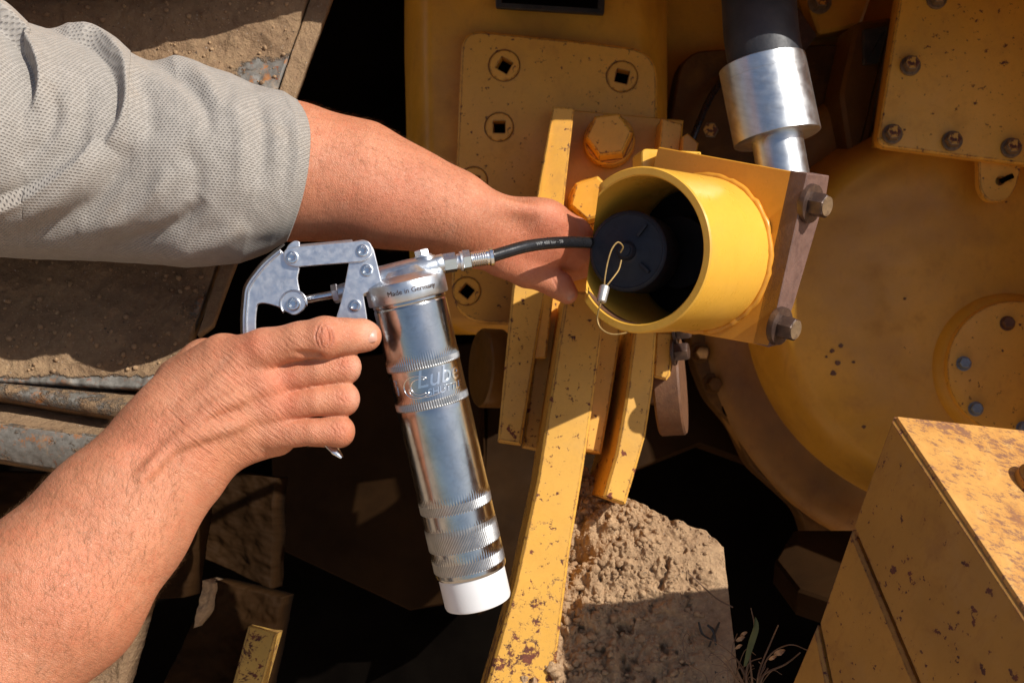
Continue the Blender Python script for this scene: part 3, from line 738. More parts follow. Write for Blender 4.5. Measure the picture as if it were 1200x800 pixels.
    def line(pts, kind, amp, w, taper=.25):
        nonlocal H
        q = np.array([tuple(p) for p in [v_.to_2d() for v_ in spline([Vector((*p, 0)) for p in pts], 8)]])
        best = np.full(len(X), 1e9); sd = np.zeros(len(X)); par = np.zeros(len(X)); n = len(q) - 1
        for i in range(n):
            a, b = q[i], q[i + 1]; ab = b - a; t_ = np.clip(((X - a) @ ab) / (ab @ ab), 0, 1); r = X - a - t_[:, None] * ab
            d = np.hypot(r[:, 0], r[:, 1]); m = d < best; best[m] = d[m]
            sd[m] = np.sign(ab[0] * (X[m, 1] - a[1]) - ab[1] * (X[m, 0] - a[0])); par[m] = (i + t_[m]) / n
        tp = np.clip(par / taper, 0, 1) * np.clip((1 - par) / taper, 0, 1) if taper > 0 else 1
        tp = tp ** .7 if taper > 0 else 1
        tp = tp * (best < w * 4)
        d = best * sd
        if kind == 'step': h = np.where(d > 0, np.exp(-(d / w) ** 1.3), -0.35 * np.exp(-(-d / (w * .6)) ** 1.2)) ; h = np.where(np.abs(d) < 2.4, (d / 2.4 * .5 + .5) * 1.35 - .35, h)
        elif kind == 'valley': h = -np.exp(-(best / w) ** 2)
        else: h = np.exp(-(best / w) ** 2)
        H += amp * h * tp
    # 'step' raises the right-hand side when walking along the line (image y grows downwards)
    line([(122, 168), (138, 140), (142, 112), (134, 82), (112, 56), (84, 42), (50, 30)], 'step', .0085, 20)
    line([(36, 130), (44, 100), (38, 74), (20, 46), (-14, 12), (-40, -10)], 'step', .0085, 18)
    line([(-60, 262), (0, 236), (34, 222), (62, 206), (92, 182), (110, 160)], 'step', .0075, 22, .2)
    line([(60, 100), (64, 135), (52, 165), (20, 190)], 'valley', .003, 9)
    line([(100, 95), (98, 140), (80, 175), (30, 205)], 'valley', .0022, 10)
    line([(20, 285), (70, 262), (110, 236), (135, 205), (150, 170)], 'valley', .0045, 13)
    line([(0, 262), (50, 240), (90, 212), (118, 180)], 'ridge', .003, 12)
    line([(110, 300), (170, 282), (215, 258), (238, 232)], 'valley', .0045, 11)
    line([(90, 275), (140, 258), (180, 230), (200, 196)], 'ridge', .0028, 11)
    line([(172, 76), (200, 84), (222, 98), (240, 124), (246, 160)], 'valley', .0032, 9)
    line([(180, 66), (215, 74), (240, 92), (262, 124)], 'ridge', .0028, 9)
    line([(150, 90), (172, 120), (180, 165)], 'valley', .002, 12)
    line([(300, 110), (310, 160), (306, 220)], 'valley', .0022, 9)
    line([(270, 110), (282, 160), (280, 230)], 'ridge', .0018, 10)
    line([(190, 300), (240, 288), (290, 262)], 'ridge', .003, 11)
    line([(330, 130), (338, 180), (330, 240)], 'valley', .0014, 7)
    line([(210, 170), (230, 200), (225, 235)], 'valley', .0022, 12)
    H2 = H.reshape(NU, NV) * 1.4
    for _ in range(4): H2 = .4 * H2 + .15 * (np.roll(H2, 1, 1) + np.roll(H2, -1, 1)) + .15 * (np.concatenate([H2[:1], H2[:-1]]) + np.concatenate([H2[1:], H2[-1:]]))
    H = H2.ravel() * frontw + (fbm(Vn.reshape(-1, 3), 18, 3, 5) * .0022) + fbm(Vn.reshape(-1, 3) * np.array([1, 1, .45]), 45, 2, 9) * .0007
    fade = np.clip((1 - np.linspace(0, 1, NU)) / .03, .3, 1)[:, None].repeat(NV, 1).ravel()
    Vf = Vn.reshape(-1, 3) + Nn.reshape(-1, 3) * (H * fade)[:, None]
    faces = np.array(grid_faces(NV, NU, True))
    # turned hem: ring folded inward
    rings = [Vf[-NV:]]; c0 = Vf[-NV:].mean(0)
    ax = Vf[-NV:].mean(0) - Vf[-20 * NV:-19 * NV].mean(0); ax /= np.linalg.norm(ax)
    allv = [Vf]; nb = len(Vf)
    for (k, off, back_) in ((0, -.0010, .0008), (1, -.0022, .0004), (2, -.0030, -.0020), (3, -.0036, -.010), (4, -.0036, -.030)):
        r = Vf[-NV:] - c0; rn = r / np.linalg.norm(r, axis=1, keepdims=True); allv.append(Vf[-NV:] + rn * off + ax * back_)
    ff = [faces]
    for k in range(5):
        a = nb - NV + k * NV; i = np.arange(NV); j = (i + 1) % NV; ff.append(np.stack([a + i, a + j, a + NV + j, a + NV + i], 1))
    SV = np.concatenate(allv); SF = np.concatenate(ff)
    UVf = np.concatenate([UV.reshape(-1, 2)] + [UV[-1] + np.array([.3 * (k + 1), 0]) for k in range(5)])
    BV, BQ = torso(.018, True); BV = BV; nS = len(SV)
    keep = np.all(BV[BQ][:, :, 0] < -.40, axis=1)
    BQ = BQ[keep]
    av = np.concatenate([SV, BV]); af = SF.tolist() + (BQ + nS).tolist()
    me = bpy.data.meshes.new('shirt'); me.from_pydata((av @ Rm.T + np.array(CAM) - loc).tolist(), [], af)
    me.materials.append(M['knit']); me.polygons.foreach_set('use_smooth', [True] * len(me.polygons))
    uvv = np.concatenate([UVf, BV[:, [0, 2]] * 300]); uvl = me.uv_layers.new(name='UVMap')
    li = np.zeros(len(me.loops), np.int32); me.loops.foreach_get('vertex_index', li); uvs = uvv[li]
    per = 232.0                                     # close the seam round the sleeve
    fs = uvs[:SF.shape[0] * 4].reshape(-1, 4, 2); mx = fs[:, :, 1].max(1, keepdims=True)
    fs[:, :, 1] = np.where(mx - fs[:, :, 1] > per / 2, fs[:, :, 1] + per, fs[:, :, 1]); uvs[:SF.shape[0] * 4] = fs.reshape(-1, 2)
    uvl.data.foreach_set('uv', uvs.ravel().astype(np.float32)); me.update()
    bm = bmesh.new(); bm.from_mesh(me); bmesh.ops.recalc_face_normals(bm, faces=bm.faces); bm.to_mesh(me); bm.free()
    o = bpy.data.objects.new('shirt', me); base_link(o, t, WM[t])
    # trousers and hair of the standing man beside the picture
    T = Field(Vector((-1.3, .2, -1.3)), Vector((-.5, .9, -.3)), .015)
    T.cone((-.84, .53, -.42), (-.85, .53, -.50), .15, .14, .04)
    for sy in (-1, 1): T.cone((-.86, .53 + sy * .09, -.5), (-.95, .50 + sy * .11, -1.22), .09, .06, .03)
    v, q = T.mesh(2); obj('trousers', ([Vector(x) for x in v], q.tolist()), M['jeans'], t, angle=180)
    T = Field(Vector((-.75, .4, .25)), Vector((-.45, .7, .55)), .006)
    T.ell((-.615, .55, .395), ((1, 0, -.1), (0, 1, 0), (0, 0, 1)), (.095, .082, .105), .01); T.ell((-.53, .55, .33), ((1, 0, 0), (0, 1, 0), (0, 0, 1)), (.085, .09, .085), .01, sub=True)
    v, q = T.mesh(2); obj('hair', ([Vector(x) for x in v], q.tolist()), M['hairhead'], t, angle=180)
# ---------------------------------------------------------------- grease gun
def poly2(pts, n=5): return [tuple(p.to_2d()) for p in spline([Vector((*q, 0)) for q in pts], n)]
def grease_gun():
    DG = .820; s = DG / F
    T = P(479, 350, DG); B = P(560, 703, DG + .022)
    az = (T - B).normalized()                       # up the barrel
    Lb = (T - B).length
    view = T.normalized(); ax = view.cross(az).normalized() * -1
    if ax.x < 0: ax = -ax
    ay = az.cross(ax)
    if ay.y < 0: ay = -ay
    t = thing('grease_gun', 'silver lever grease gun with white end cap, gripped by the lower hand', 'grease gun', B)
    def MT(z=0.0):
        m = Matrix((ax, ay, az)).transposed().to_4x4(); m.translation = T + az * z; return m
    R = 43.3 * s
    # barrel with knurled bands as relief
    zs = []; z = 0.0; end = -322 * s
    def bands(zp):                                   # zp: px below the top
        if 70 <= zp <= 79.5 or 117 <= zp <= 126.5: return 1
        if 240 <= zp <= 253 or 275 <= zp <= 299 or 311 <= zp <= 326: return 2
        return 0
    z = 0.0
    while z > -334:
        zs.append(z); z -= (.75 if bands(-z) or bands(-z + 1) or bands(-z - 1) else (1.0 if z > -12 or z < -322 else 6.0))
    zs.append(-334)
    n = 640; v = []; th = np.arange(n) / n * 2 * math.pi
    for z in zs:
        zp = -z; b = bands(zp); r = np.full(n, 43.3)
        if b == 1:
            lo = 70 if zp < 100 else 117; e = min(zp - lo, lo + 9.5 - zp)
            r += .55 * (1 if e > 1.2 else .2) * np.clip(np.sin(th * 92) * 2.5, -1, 1) + (.12 if e <= 1.2 else 0)
        elif b == 2:
            r += .38 * np.clip(np.sin(th * 80 + zp * 1.35) * 2, -1, 1)
        elif 4 < zp < 7: r -= .8
        elif 68.4 < zp < 128: r -= .12
        if zp > 331.5: r -= (zp - 331.5) * .5
        for k in range(n): v.append((r[k] * s * math.cos(th[k]), r[k] * s * math.sin(th[k]), z * s))
    f = grid_faces(n, len(zs), True)
    me_v = [MT() @ Vector(q) for q in v]
    barrel = obj('barrel', (me_v, f), [M['chrome'], M['knurl']], t, 'bright steel tube with knurled and embossed bands', angle=180)
    mi = [1 if bands(-(zs[j] + zs[j + 1]) / 2) else 0 for j in range(len(zs) - 1) for _ in range(n)] + [0] * 2
    barrel.data.polygons.foreach_set('material_index', mi[:len(barrel.data.polygons)])
    def wrap(vf, u0, zp, rad=43.3, lift=.8, base=None):
        """text on the tube: u0 = angle offset in px along the surface, zp px below top"""
        out = []
        for q in vf[0]:
            a = (q.x + u0) / rad; r = (rad + lift * (1 if q.z > 0 else -.3)) * s
            out.append(MT() @ Vector((math.sin(a) * r, -math.cos(a) * r, (-zp + q.y) * s)))
        return out, vf[1]
    tm = text_mesh('Lube', 29, .28, .5); obj('lettering', wrap(tm, 14, 92), M['rivet'], barrel, 'embossed tool logo lettering', angle=180)
    tm = text_mesh('SHUTTLE', 11.5, .2, .5); obj('lettering', wrap(tm, 20, 108), M['rivet'], barrel, 'embossed tool logo lettering', angle=180)
    tm = text_mesh('SYSTEM', 5.5, 0, .5); obj('lettering', wrap(([Vector((q.y, -q.x, q.z)) for q in tm[0]], tm[1]), -44, 97), M['rivet'], barrel, 'small embossed letters up the side', angle=180)
    sw = MB()
    for (cx, cy, rx, ry, a0, a1) in ((-14, 99, 17, 13, .6, 5.6), (-10, 99, 11, 9, .9, 5.2), (-2, 103, 22, 9, 2.6, 5.9)):
        pts = []
        for k in range(30):
            a = a0 + (a1 - a0) * k / 29; uu = cx + rx * math.cos(a); zz = cy - ry * math.sin(a); an = uu / 43.3
            pts.append(MT() @ Vector((math.sin(an) * 43.5 * s, -math.cos(an) * 43.5 * s, -zz * s)))
        sw.add(tube(pts, .75 * s, 6))
    obj('swoosh_emblem', sw.vf, M['rivet'], barrel, 'embossed oval swoosh emblem', angle=180)
    # white end cap
    prof = [(38 * s, -330 * s), (40.4 * s, -331 * s), (40.4 * s, -370 * s), (39.4 * s, -373 * s), (37.5 * s, -374 * s), (20 * s, -374.6 * s)]
    obj('end_cap', xf(lathe(prof, 72), MT()), M['white'], t, 'white plastic end cap')
    # die cast head: collar + sloping body + boss
    prof = [(43.8 * s, -1 * s), (46.6 * s, -.2 * s), (47.3 * s, 1.0 * s), (47.6 * s, 20 * s), (46.6 * s, 22 * s), (44 * s, 23.4 * s), (30 * s, 29 * s), (8 * s, 31 * s)]
    head = obj('cast_head', xf(lathe(prof, 96), MT()), M['cast'], t, 'grey die cast pump head')
    tm = text_mesh('Made in Germany', 8.2, 0, .35); 
    obj('lettering', wrap(([Vector((q.x, q.y, q.z)) for q in tm[0]], tm[1]), 6, -11, 47.5, .7), M['bolt_dark'], head, 'Made in Germany moulded on the collar', angle=180)
    def g(a, z, y): return T + ax * a * s + az * z * s + ay * y * s
    # pump cylinder across the head
    Lp, Rp = P(436, 334, DG), P(510, 311, DG)
    cyl = MB().add(tube([Lp, P(446, 331, DG), P(480, 320.5, DG), P(502, 313.5, DG), P(513, 310, DG)], [20.5 * s, 20.5 * s, 18.5 * s, 15.5 * s, 12 * s], 28, .92))
    # web between cylinder and collar
    w = []
    for (zz, rr) in ((19, 45), (27, 34), (36, 24)):
        for k in range(40):
            a = 2 * math.pi * k / 40; w.append(g(rr * math.cos(a), zz + math.cos(a) * 2, rr * .8 * math.sin(a)))
    cyl.add((w, grid_faces(40, 3, True)))
    ob = obj('pump_body', cyl.vf, M['cast'], t, 'cast pump cylinder across the head', angle=50)
    up = (P(492, 290, DG) - P(499, 318, DG)).normalized()
    boss = MB().add(xf(lathe([(17 * s, -24 * s), (15 * s, -14 * s), (12.6 * s, -6 * s), (12 * s, 4 * s), (11.2 * s, 5 * s), (4 * s, 5 * s)], 32), lmat(P(499.5, 306, DG), up)))
    boss.add(rod(P(503, 313, DG), P(521, 307.5, DG), 12 * s, 11 * s, 24, .8 * s))
    obj('valve_boss', boss.vf, M['cast'], t, angle=50)
    hx = [(6.5 * s, 0), (9.2 * s, .8 * s), (9.2 * s, 7.4 * s), (8.2 * s, 8.4 * s), (2 * s, 8.4 * s)]
    bl = MB().add(xf(lathe(hx, 6), lmat(P(495.5, 301, DG), up))); bl.add(xf(lathe([(11 * s, -1 * s), (11 * s, 1 * s), (8 * s, 1.3 * s)], 24), lmat(P(495.5, 300.5, DG), up)))
    obj('bleed_screw', bl.vf, M['zinc'], t, 'small hexagonal bleed screw on top of the head', angle=30)
    # outlet fittings
    fd = (P(577, 300, .825) - P(517, 309, DG))
    fd_n = fd.normalized()
    def ap(k): return P(517, 309.5, DG) + fd * k
    fit = [((0, .06), 11.5, 10), ((.07, .30), 12.2, 6), ((.30, .40), 8.5, 20), ((.40, .58), 12.8, 6), ((.58, .66), 8.0, 20)]
    hn = obj('hose_nut', rod(ap(.04), ap(.30), 11.8 * s, 11.8 * s, 6, 1.0 * s), M['rivet'], t, angle=30)
    m = MB(); m.add(rod(ap(.29), ap(.40), 8.6 * s, 9.6 * s, 24, .4 * s)); m.add(rod(ap(.37), ap(.41), 11.5 * s, 11.5 * s, 24, .4 * s)); obj('hose_collar', m.vf, M['zinc'], t)
    obj('hose_nut', rod(ap(.41), ap(.58), 12.6 * s, 12.2 * s, 6, 1.0 * s), M['rivet'], t, angle=30)
    prof = [(7.5 * s, 0), (8.2 * s, .5 * s)]
    Lf = fd.length * .45
    for k in range(14): zz = Lf * (.05 + .7 * k / 14); prof.append(((9.3 if k % 2 else 8.5) * s, zz))
    prof += [(9.0 * s, Lf * .8), (10.8 * s, Lf * .84), (10.8 * s, Lf * .97), (10 * s, Lf), (5 * s, Lf)]
    obj('hose_ferrule', xf(lathe(prof, 20), lmat(ap(.57), fd)), M['rivet'], t, 'crimped silver hose ferrule', angle=25)
    hp = spline([ap(.96), P(592, 295.5, .832), P(618, 288.5, .843), P(650, 284.5, .860), P(680, 284, .882), P(700, 285.5, .903), P(712, 289, .925), P(716, 294, .95)], 8)
    hose = obj('grease_hose', tube(hp, 7.4 * s, 20), M['hose'], t, 'short black high pressure grease hose', angle=180)
    tm = text_mesh('WP 400 bar - 58', 5.6, 0, 0.0)
    hl = [0.0]
    for i in range(1, len(hp)): hl.append(hl[-1] + (hp[i] - hp[i - 1]).length)
    out = []
    for q in tm[0]:
        L = .052 + q.x * s * 1.15; i = max(0, min(len(hp) - 2, next((j for j in range(len(hp)) if hl[j] > L), len(hp)) - 1))
        tdir = (hp[i + 1] - hp[i]).normalized(); c = hp[i] + tdir * (L - hl[i]); upv = (Vector((0, 0, 1)) - tdir * tdir.z).normalized(); fr = tdir.cross(upv)
        if fr.y > 0: fr = -fr
        a = (q.y + 1) * s / (7.4 * s); out.append(c + (upv * math.sin(a) + fr * math.cos(a)) * 7.48 * s)
    obj('lettering', (out, tm[1]), M['print'], hose, 'grey pressure rating print on the hose', angle=180)
    # lever linkage: flat plates seen face on, a channel 30 px deep
    df = DG - .0155; dep = .031
    def pl(poly, D, th=.0022, bev=.0005): return plate(poly, flat(D), th, bev)
    riv = lathe([(7.2 * s, 0), (7.2 * s, 1.2 * s), (6.2 * s, 2.6 * s), (4.6 * s, 2.9 * s), (3.8 * s, 1.6 * s), (3.2 * s, 1.5 * s), (2.6 * s, .5 * s), (1.5 * s, .4 * s)], 28)
    riv_me = mk_mesh('rivet', [q for q in riv[0]], riv[1], M['rivet'], 40)
    def rv(u, v, D, parent, k=1.0): return inst('rivet', riv_me, P(u, v, D), (0, -1, 0), parent, scale=k)
    cheek = rnd([(413, 283), (428, 280), (437, 289), (448, 334), (425.5, 345), (430, 372), (432, 398), (396, 398), (392.5, 376), (399, 356), (403, 337), (406.5, 319), (409, 305)], [3, 9, 8, 2, 2, 10, 2, 2, 8, 14, 14, 14, 6], 5)
    m = MB().add(pl(cheek, df)).add(pl(cheek, df + dep - .002))
    side = obj('side_plate', m.vf, M['zinc'], t, 'zinc plated cheek plate of the lever joint', angle=30)
    for (u, v) in ((425, 293.5), (430, 316.5), (416, 358)): rv(u, v, df - (.0024 if v < 300 else 0), side, 1.0)
    # slanted shoulder pad right of the cheek
    obj('head_shoulder', plate([(427, 346.5), (452, 334), (455, 337), (446, 345)], flat(df + .004), .012, .0006), M['cast'], t)
    # top link (U channel)
    link = rnd([(331, 292), (352, 288.5), (412, 283), (433, 281), (438, 297), (427, 306.5), (345, 313), (334, 309)], [9, 3, 1, 10, 12, 6, 9, 8], 6)
    m = MB().add(pl(link, df - .0024)).add(pl(link, df + dep + .0005))
    # rounded web joining both flanges along the top
    m.add(solid([P(350, 289.2, df - .0022), P(413, 283.4, df - .0022), P(413, 280.6, df + dep), P(350, 286.4, df + dep)], (0, -.1, 1), .0022, .0005))
    top = obj('top_link', m.vf, M['zinc'], t, 'zinc plated channel link above the lever', angle=30)
    rv(342.5, 301.5, df - .0024, top)
    ear = obj('link_ear', pl(rnd([(333, 300), (336, 288), (345, 281.5), (351, 283), (351, 292)], [2, 6, 6, 2, 1]), df + .004), M['zinc'], t, angle=30)
    # lever: pressed channel
    inner = poly2([(336, 300), (350, 312), (348.5, 326), (351, 341)], 4)
    cam_ = poly2([(351, 341), (356, 349), (358.5, 357), (353, 365), (344, 369), (334, 364.5), (326, 359.5)], 4)
    inn2 = poly2([(326, 359.5), (314, 356), (305, 355.5), (301, 360), (299.5, 383), (303, 410), (318, 450), (345, 490), (372, 514)], 4)
    outer = poly2([(362, 522), (330, 500), (303, 462), (287, 415), (284, 381), (285.5, 352), (289, 334), (305, 312), (320, 298), (328, 292)], 5)
    leverp = inner + cam_[1:] + inn2[1:] + outer
    m = MB().add(pl(leverp, df + .0008)).add(pl(leverp, df + dep - .004))
    lev = obj('lever', m.vf, M['zinc'], t, 'pressed steel operating lever', angle=30)
    # rounded outer web (rim) of the channel
    rim_px = [(334, 287)] + list(reversed(outer))[1:] 
    rp = [P(u, v, df + .001) for u, v in rim_px]
    v = []; cols = 9
    N = len(rim_px)
    for i, (u, w_) in enumerate(rim_px):
        a = rim_px[max(0, i - 1)]; b = rim_px[min(N - 1, i + 1)]; tx, ty = b[0] - a[0], b[1] - a[1]; L = math.hypot(tx, ty); nx_, ny_ = -ty / L, tx / L
        if i == 0: sgn = 1
        # outward = away from inside; outside lies to the left/below
        ox, oy = (nx_, ny_) if nx_ * (-1) + ny_ * .3 > 0 else (-nx_, -ny_)
        for k in range(cols):
            ph = math.pi * k / (cols - 1); off = 2.6 * math.sin(ph); D = df + .0005 + dep * .5 - (dep * .5) * math.cos(ph) * (1 if True else 0)
            v.append(P(u + ox * off, w_ + oy * off, D))
    obj('lever_rim', (v, grid_faces(cols, N)), M['rivet'], lev, 'rounded bright rim of the lever', angle=180)
    ridge = [P(u + 4.5, w_ + 1.0, df + .0004) for u, w_ in rim_px[2:-6]]
    obj('lever_rib', tube(ridge, 1.5 * s, 8), M['rivet'], lev, angle=180)
    cr = [P(344 + 15.5 * math.cos(a), 355.5 - 15.5 * math.sin(a), df + .0003) for a in np.linspace(-.2, 3.9, 24)]
    obj('lever_rib', tube(cr, 1.1 * s, 8), M['rivet'], lev, angle=180)
    rv(344, 356, df, lev, 1.1)
    obj('lever_tip', tube(spline([P(372, 508, df + .014), P(384, 519, df + .014), P(394, 529, df + .013), P(401, 536, df + .012)], 4), [8 * s] * 9 + [6.5 * s, 5.5 * s, 4.5 * s, 3 * s], 14, .55), M['rivet'], lev, 'rounded silver lever tip below the little finger')
    # plunger rod and gland
    rd = obj('plunger_rod', rod(P(352, 352.5, DG), P(394, 344.5, DG), 5.0 * s, 5.0 * s, 20), M['rivet'], t, 'grey steel plunger rod')
    gb = MB().add(rod(P(390, 345, DG), P(397.5, 343, DG), 11.5 * s, 11.5 * s, 6, 1 * s)).add(rod(P(397, 343, DG), P(436, 334, DG), 9.5 * s, 12 * s, 20))
    obj('rod_gland', gb.vf, M['cast'], t, angle=30)
# ---------------------------------------------------------------- the machine
def bolt_prof(r, h, wr=1.35, wh=.25):
    m = MB()
    m.add(lathe([(r * wr * .98, 0), (r * wr, .02 * r), (r * wr, wh * r), (r * wr * .95, (wh + .05) * r), (r * .5, (wh + .05) * r)], 28))
    z0 = (wh + .02) * r
    m.add(lathe([(r, z0), (r, z0 + h * .82), (r * .93, z0 + h * .94), (r * .80, z0 + h), (r * .3, z0 + h * 1.0)], 6))
    return m.vf
BOLT = {}
def bolt_mesh(key, r, h, mat, wr=1.35, wh=.25):
    if key not in BOLT:
        v, f = bolt_prof(r, h, wr, wh); me = mk_mesh('bolt', v, f, [mat, M['bolt_top']], 28); BOLT[key] = me
        if mat is M['bolt_face']:
            zt = max(q.co.z for q in me.vertices)
            for p_ in me.polygons:
                if all(me.vertices[i].co.z > zt - h * .03 for i in p_.vertices): p_.material_index = 1
    return BOLT[key]
def bulldozer():
    t = thing('bulldozer', 'ochre yellow bulldozer side with mounting block, gear case and bolted cover plates', 'bulldozer', P(800, 700, 1.3))
    # back wall of the cavity and casing behind everything, shade put into dark colours
    bk = flat(1.42)
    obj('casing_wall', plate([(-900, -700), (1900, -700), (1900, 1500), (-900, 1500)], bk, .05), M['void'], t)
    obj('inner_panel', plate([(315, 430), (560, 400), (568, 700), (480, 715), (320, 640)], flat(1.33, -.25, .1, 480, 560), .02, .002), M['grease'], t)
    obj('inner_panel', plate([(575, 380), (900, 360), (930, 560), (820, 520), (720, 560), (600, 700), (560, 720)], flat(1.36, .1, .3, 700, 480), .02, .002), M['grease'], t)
    # mounting block: rounded body left and right
    D0 = 1.165
    prof = []
    for i in range(13):
        a = math.pi / 2 * i / 12; prof.append((474 + 34 * (1 - math.cos(a)), D0 + .16 * (1 - math.sin(a)) ** 1.2))
    for i in range(13):
        a = math.pi / 2 * i / 12; prof.append((742 + 40 * math.sin(a), D0 + .13 * (1 - math.cos(a))))
    v = []
    for (vv, lean) in [(-140, -12), (-60, -8), (0, 0), (60, 0), (140, 2), (220, 3), (300, 6), (372, 18), (384, 32), (392, 60)]:
        for (u, D) in prof:
            uu = u + lean * (1 if u < 600 else -.2); v.append(P(uu, vv, D + (.0 if vv < 380 else .05)))
    obj('mounting_block', (v, grid_faces(len(prof), 10)), M['yel_house'], t, 'rounded yellow block behind the mounting plate', angle=180)
    # mounting plate with square sockets
    pp = flat(1.135, -.03, .02, 650, 200)
    outer = rnd([(541, 34), (700, 50), (771, 60), (768, 385), (527, 378)], [26, 40, 34, 6, 48], 8)
    soc = [(591, 77, 20, .25), (729, 90, 20, .55), (585, 149, 18.5, .78), (555, 212, 18, .6), (547, 341, 18, .1)]
    holes = [circle_px(u, v_, r * .93, 28) for (u, v_, r, a) in soc]
    mp = obj('mounting_plate', plate(outer, pp, .028, .0025, holes), M['yel_cover'], t, 'flat yellow plate with rounded corners and square sockets', angle=30)
    for (u, v_, r, a) in soc:
        k = px(1.135); rr = r * k * .90
        sq = [(math.cos(a + math.pi / 2 * i) * rr * .60, math.sin(a + math.pi / 2 * i) * rr * .60) for i in range(4)]
        sqn = []
        for i in range(4):
            for q in range(6): sqn.append(tuple(Vector(sq[i]).lerp(Vector(sq[(i + 1) % 4]), q / 6)))
        vv = []; n = 24
        off = a
        def ring(rad, z): return [(rad * math.cos(a + 2 * math.pi * i / n), rad * math.sin(a + 2 * math.pi * i / n), z) for i in range(n)]
        vv += ring(rr, -.02) + ring(rr, .000) + ring(rr - .0008, .0008) + [(x, y, .0008) for x, y in sqn] + [(x * .96, y * .96, -.014) for x, y in sqn]
        f = grid_faces(n, 5, True) + [tuple(4 * n + i for i in range(n))]
        me = mk_mesh('socket_plug', vv, f, [M['yel_cover'], M['void']], 30)
        for p_ in me.polygons:
            if max(me.vertices[i].co.z for i in p_.vertices) < -.010 and min(abs(me.vertices[i].co.x) + abs(me.vertices[i].co.y) for i in p_.vertices) < rr * .9: p_.material_index = 1
        inst('socket_plug', me, pp.at(u, v_), pp.n, mp, label='round plug with a square drive hole')
    # rating plate at the top
    rp_ = flat(1.15, 0, 0); obj('rating_plate', plate(rnd([(580, -26), (710, -22), (708, 17), (581, 9)], 3), rp_, .006, .001), M['name'], t, 'black rectangular rating plate')
    obj('rating_plate', plate([(588, -20), (702, -16), (700, 10), (588, 3)], flat(1.1485), .003, .0005), M['void'], t)
    # bracket on the plate
    obj('bracket', plate([(648, 127), (801, 141), (798, 178), (796, 300), (640, 330), (622, 345)], flat(1.118), .02, .001), M['yel_house'], t, 'bolted bracket base on the mounting plate')
    obj('bracket_rib', solid([P(648, 125, 1.05), P(673, 127, 1.05), P(660, 246, 1.03), P(640, 420, 1.03), P(604, 420, 1.03), P(626, 246, 1.03)], (0, -1, .05), .085, .0012), M['yel_cover'], t, 'upright rib on the left of the bracket')
    obj('bracket_rib', plate([(776, 138), (800, 146), (797, 176), (790, 210), (770, 205)], flat(1.075), .05, .0012), M['yel_cover'], t)
    obj('bracket_pad', plate([(800, 160), (806, 156), (819, 168), (812, 200), (798, 200)], flat(1.06), .05, .0012), M['yel_plate'], t)
    for (u, v_, r, rot) in ((717, 167, 28.5, .1), (698, 240, 28, .3)):
        k = px(1.08); m = MB()
        m.add(lathe([(r * 1.08 * k, -.012), (r * 1.08 * k, .004), (r * 1.0 * k, .006), (r * .5 * k, .006)], 36))
        c = [(r * k * math.cos(rot + math.pi / 3 * i), r * k * math.sin(rot + math.pi / 3 * i)) for i in range(6)]
        m.add(xf(lathe([(r * k, .004), (r * 1.0 * k, .021), (r * .95 * k, .0245), (r * .86 * k, .026), (r * .30 * k, .0262), (r * .1 * k, .0258)], 6), Matrix.Rotation(rot, 4, 'Z')))
        inst('hex_bolt', mk_mesh('hex_bolt', m.v, m.f, M['yel_cover'], 28), P(u - 3, v_ - 2, 1.105), (-.10, -1, .06), t, label='large paint covered hexagon bolt')
    # gear case on the right: big boss with rounded shoulder, flange ring with bolts
    Dg = 1.22; cu, cv = 1160, 372
    prof = [(262, .10), (258, .075), (252, .050), (245, .030), (237, .014), (228, .004), (218, .0005), (150, 0), (60, 0), (2, 0)]
    k = px(Dg); v = []; n = 140
    for (r, d) in prof:
        for i in range(n):
            a = 2 * math.pi * i / n; rx = r * (1.0 + .05 * math.cos(2 * a + .6)); v.append(P(cu, cv, Dg) + Vector((rx * k * math.cos(a), d, rx * k * math.sin(a))))
    bv = np.array([tuple(q) for q in v]); bv[:, 1] += fbm(bv, 14, 3, 3) * .0012
    obj('gear_case', ([Vector(q) for q in bv], grid_faces(n, len(prof), True) + [tuple((len(prof) - 1) * n + i for i in range(n))]), M['yel_house'], t, 'large round gear case with rounded shoulder', angle=180)
    fl = flat(1.315, .1, 0, 900, 500)
    flange = rnd([(806, 380), (770, 230), (800, 60), (1250, 40), (1250, 760), (1010, 760), (985, 690), (955, 655), (938, 600), (905, 570), (880, 548), (858, 500), (830, 468), (815, 430)], [10, 10, 30, 5, 5, 20, 20, 8, 14, 6, 12, 14, 10, 10], 5)
    fg = obj('flange', plate(flange, fl, .03, .002), M['flange'], t, 'bolted flange ring around the gear case', angle=30)
    for (u, v_, r) in ((820, 413, 9), (835, 449, 9), (912, 538, 9), (967, 600, 10), (1010, 670, 9)):
        me = bolt_mesh('fl%d' % r, r * px(1.3), .012, M['flange'] if u != 835 else M['bolt_dark'])
        inst('bolt', me, fl.at(u, v_), fl.n, fg)
    obj('bolt_hole', xf(lathe([(11 * px(1.31), -.001), (11 * px(1.31), .0015), (2 * px(1.31), .0012)], 28), lmat(fl.at(857, 478), fl.n)), M['void'], fg)
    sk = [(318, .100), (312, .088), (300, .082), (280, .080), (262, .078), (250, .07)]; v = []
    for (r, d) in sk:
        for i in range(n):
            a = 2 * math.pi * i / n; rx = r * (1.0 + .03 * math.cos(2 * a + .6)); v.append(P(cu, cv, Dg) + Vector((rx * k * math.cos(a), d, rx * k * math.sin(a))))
    obj('case_rim', (v, grid_faces(n, len(sk), True)), M['case_brown'], t, 'brown rim around the round gear case', angle=50)
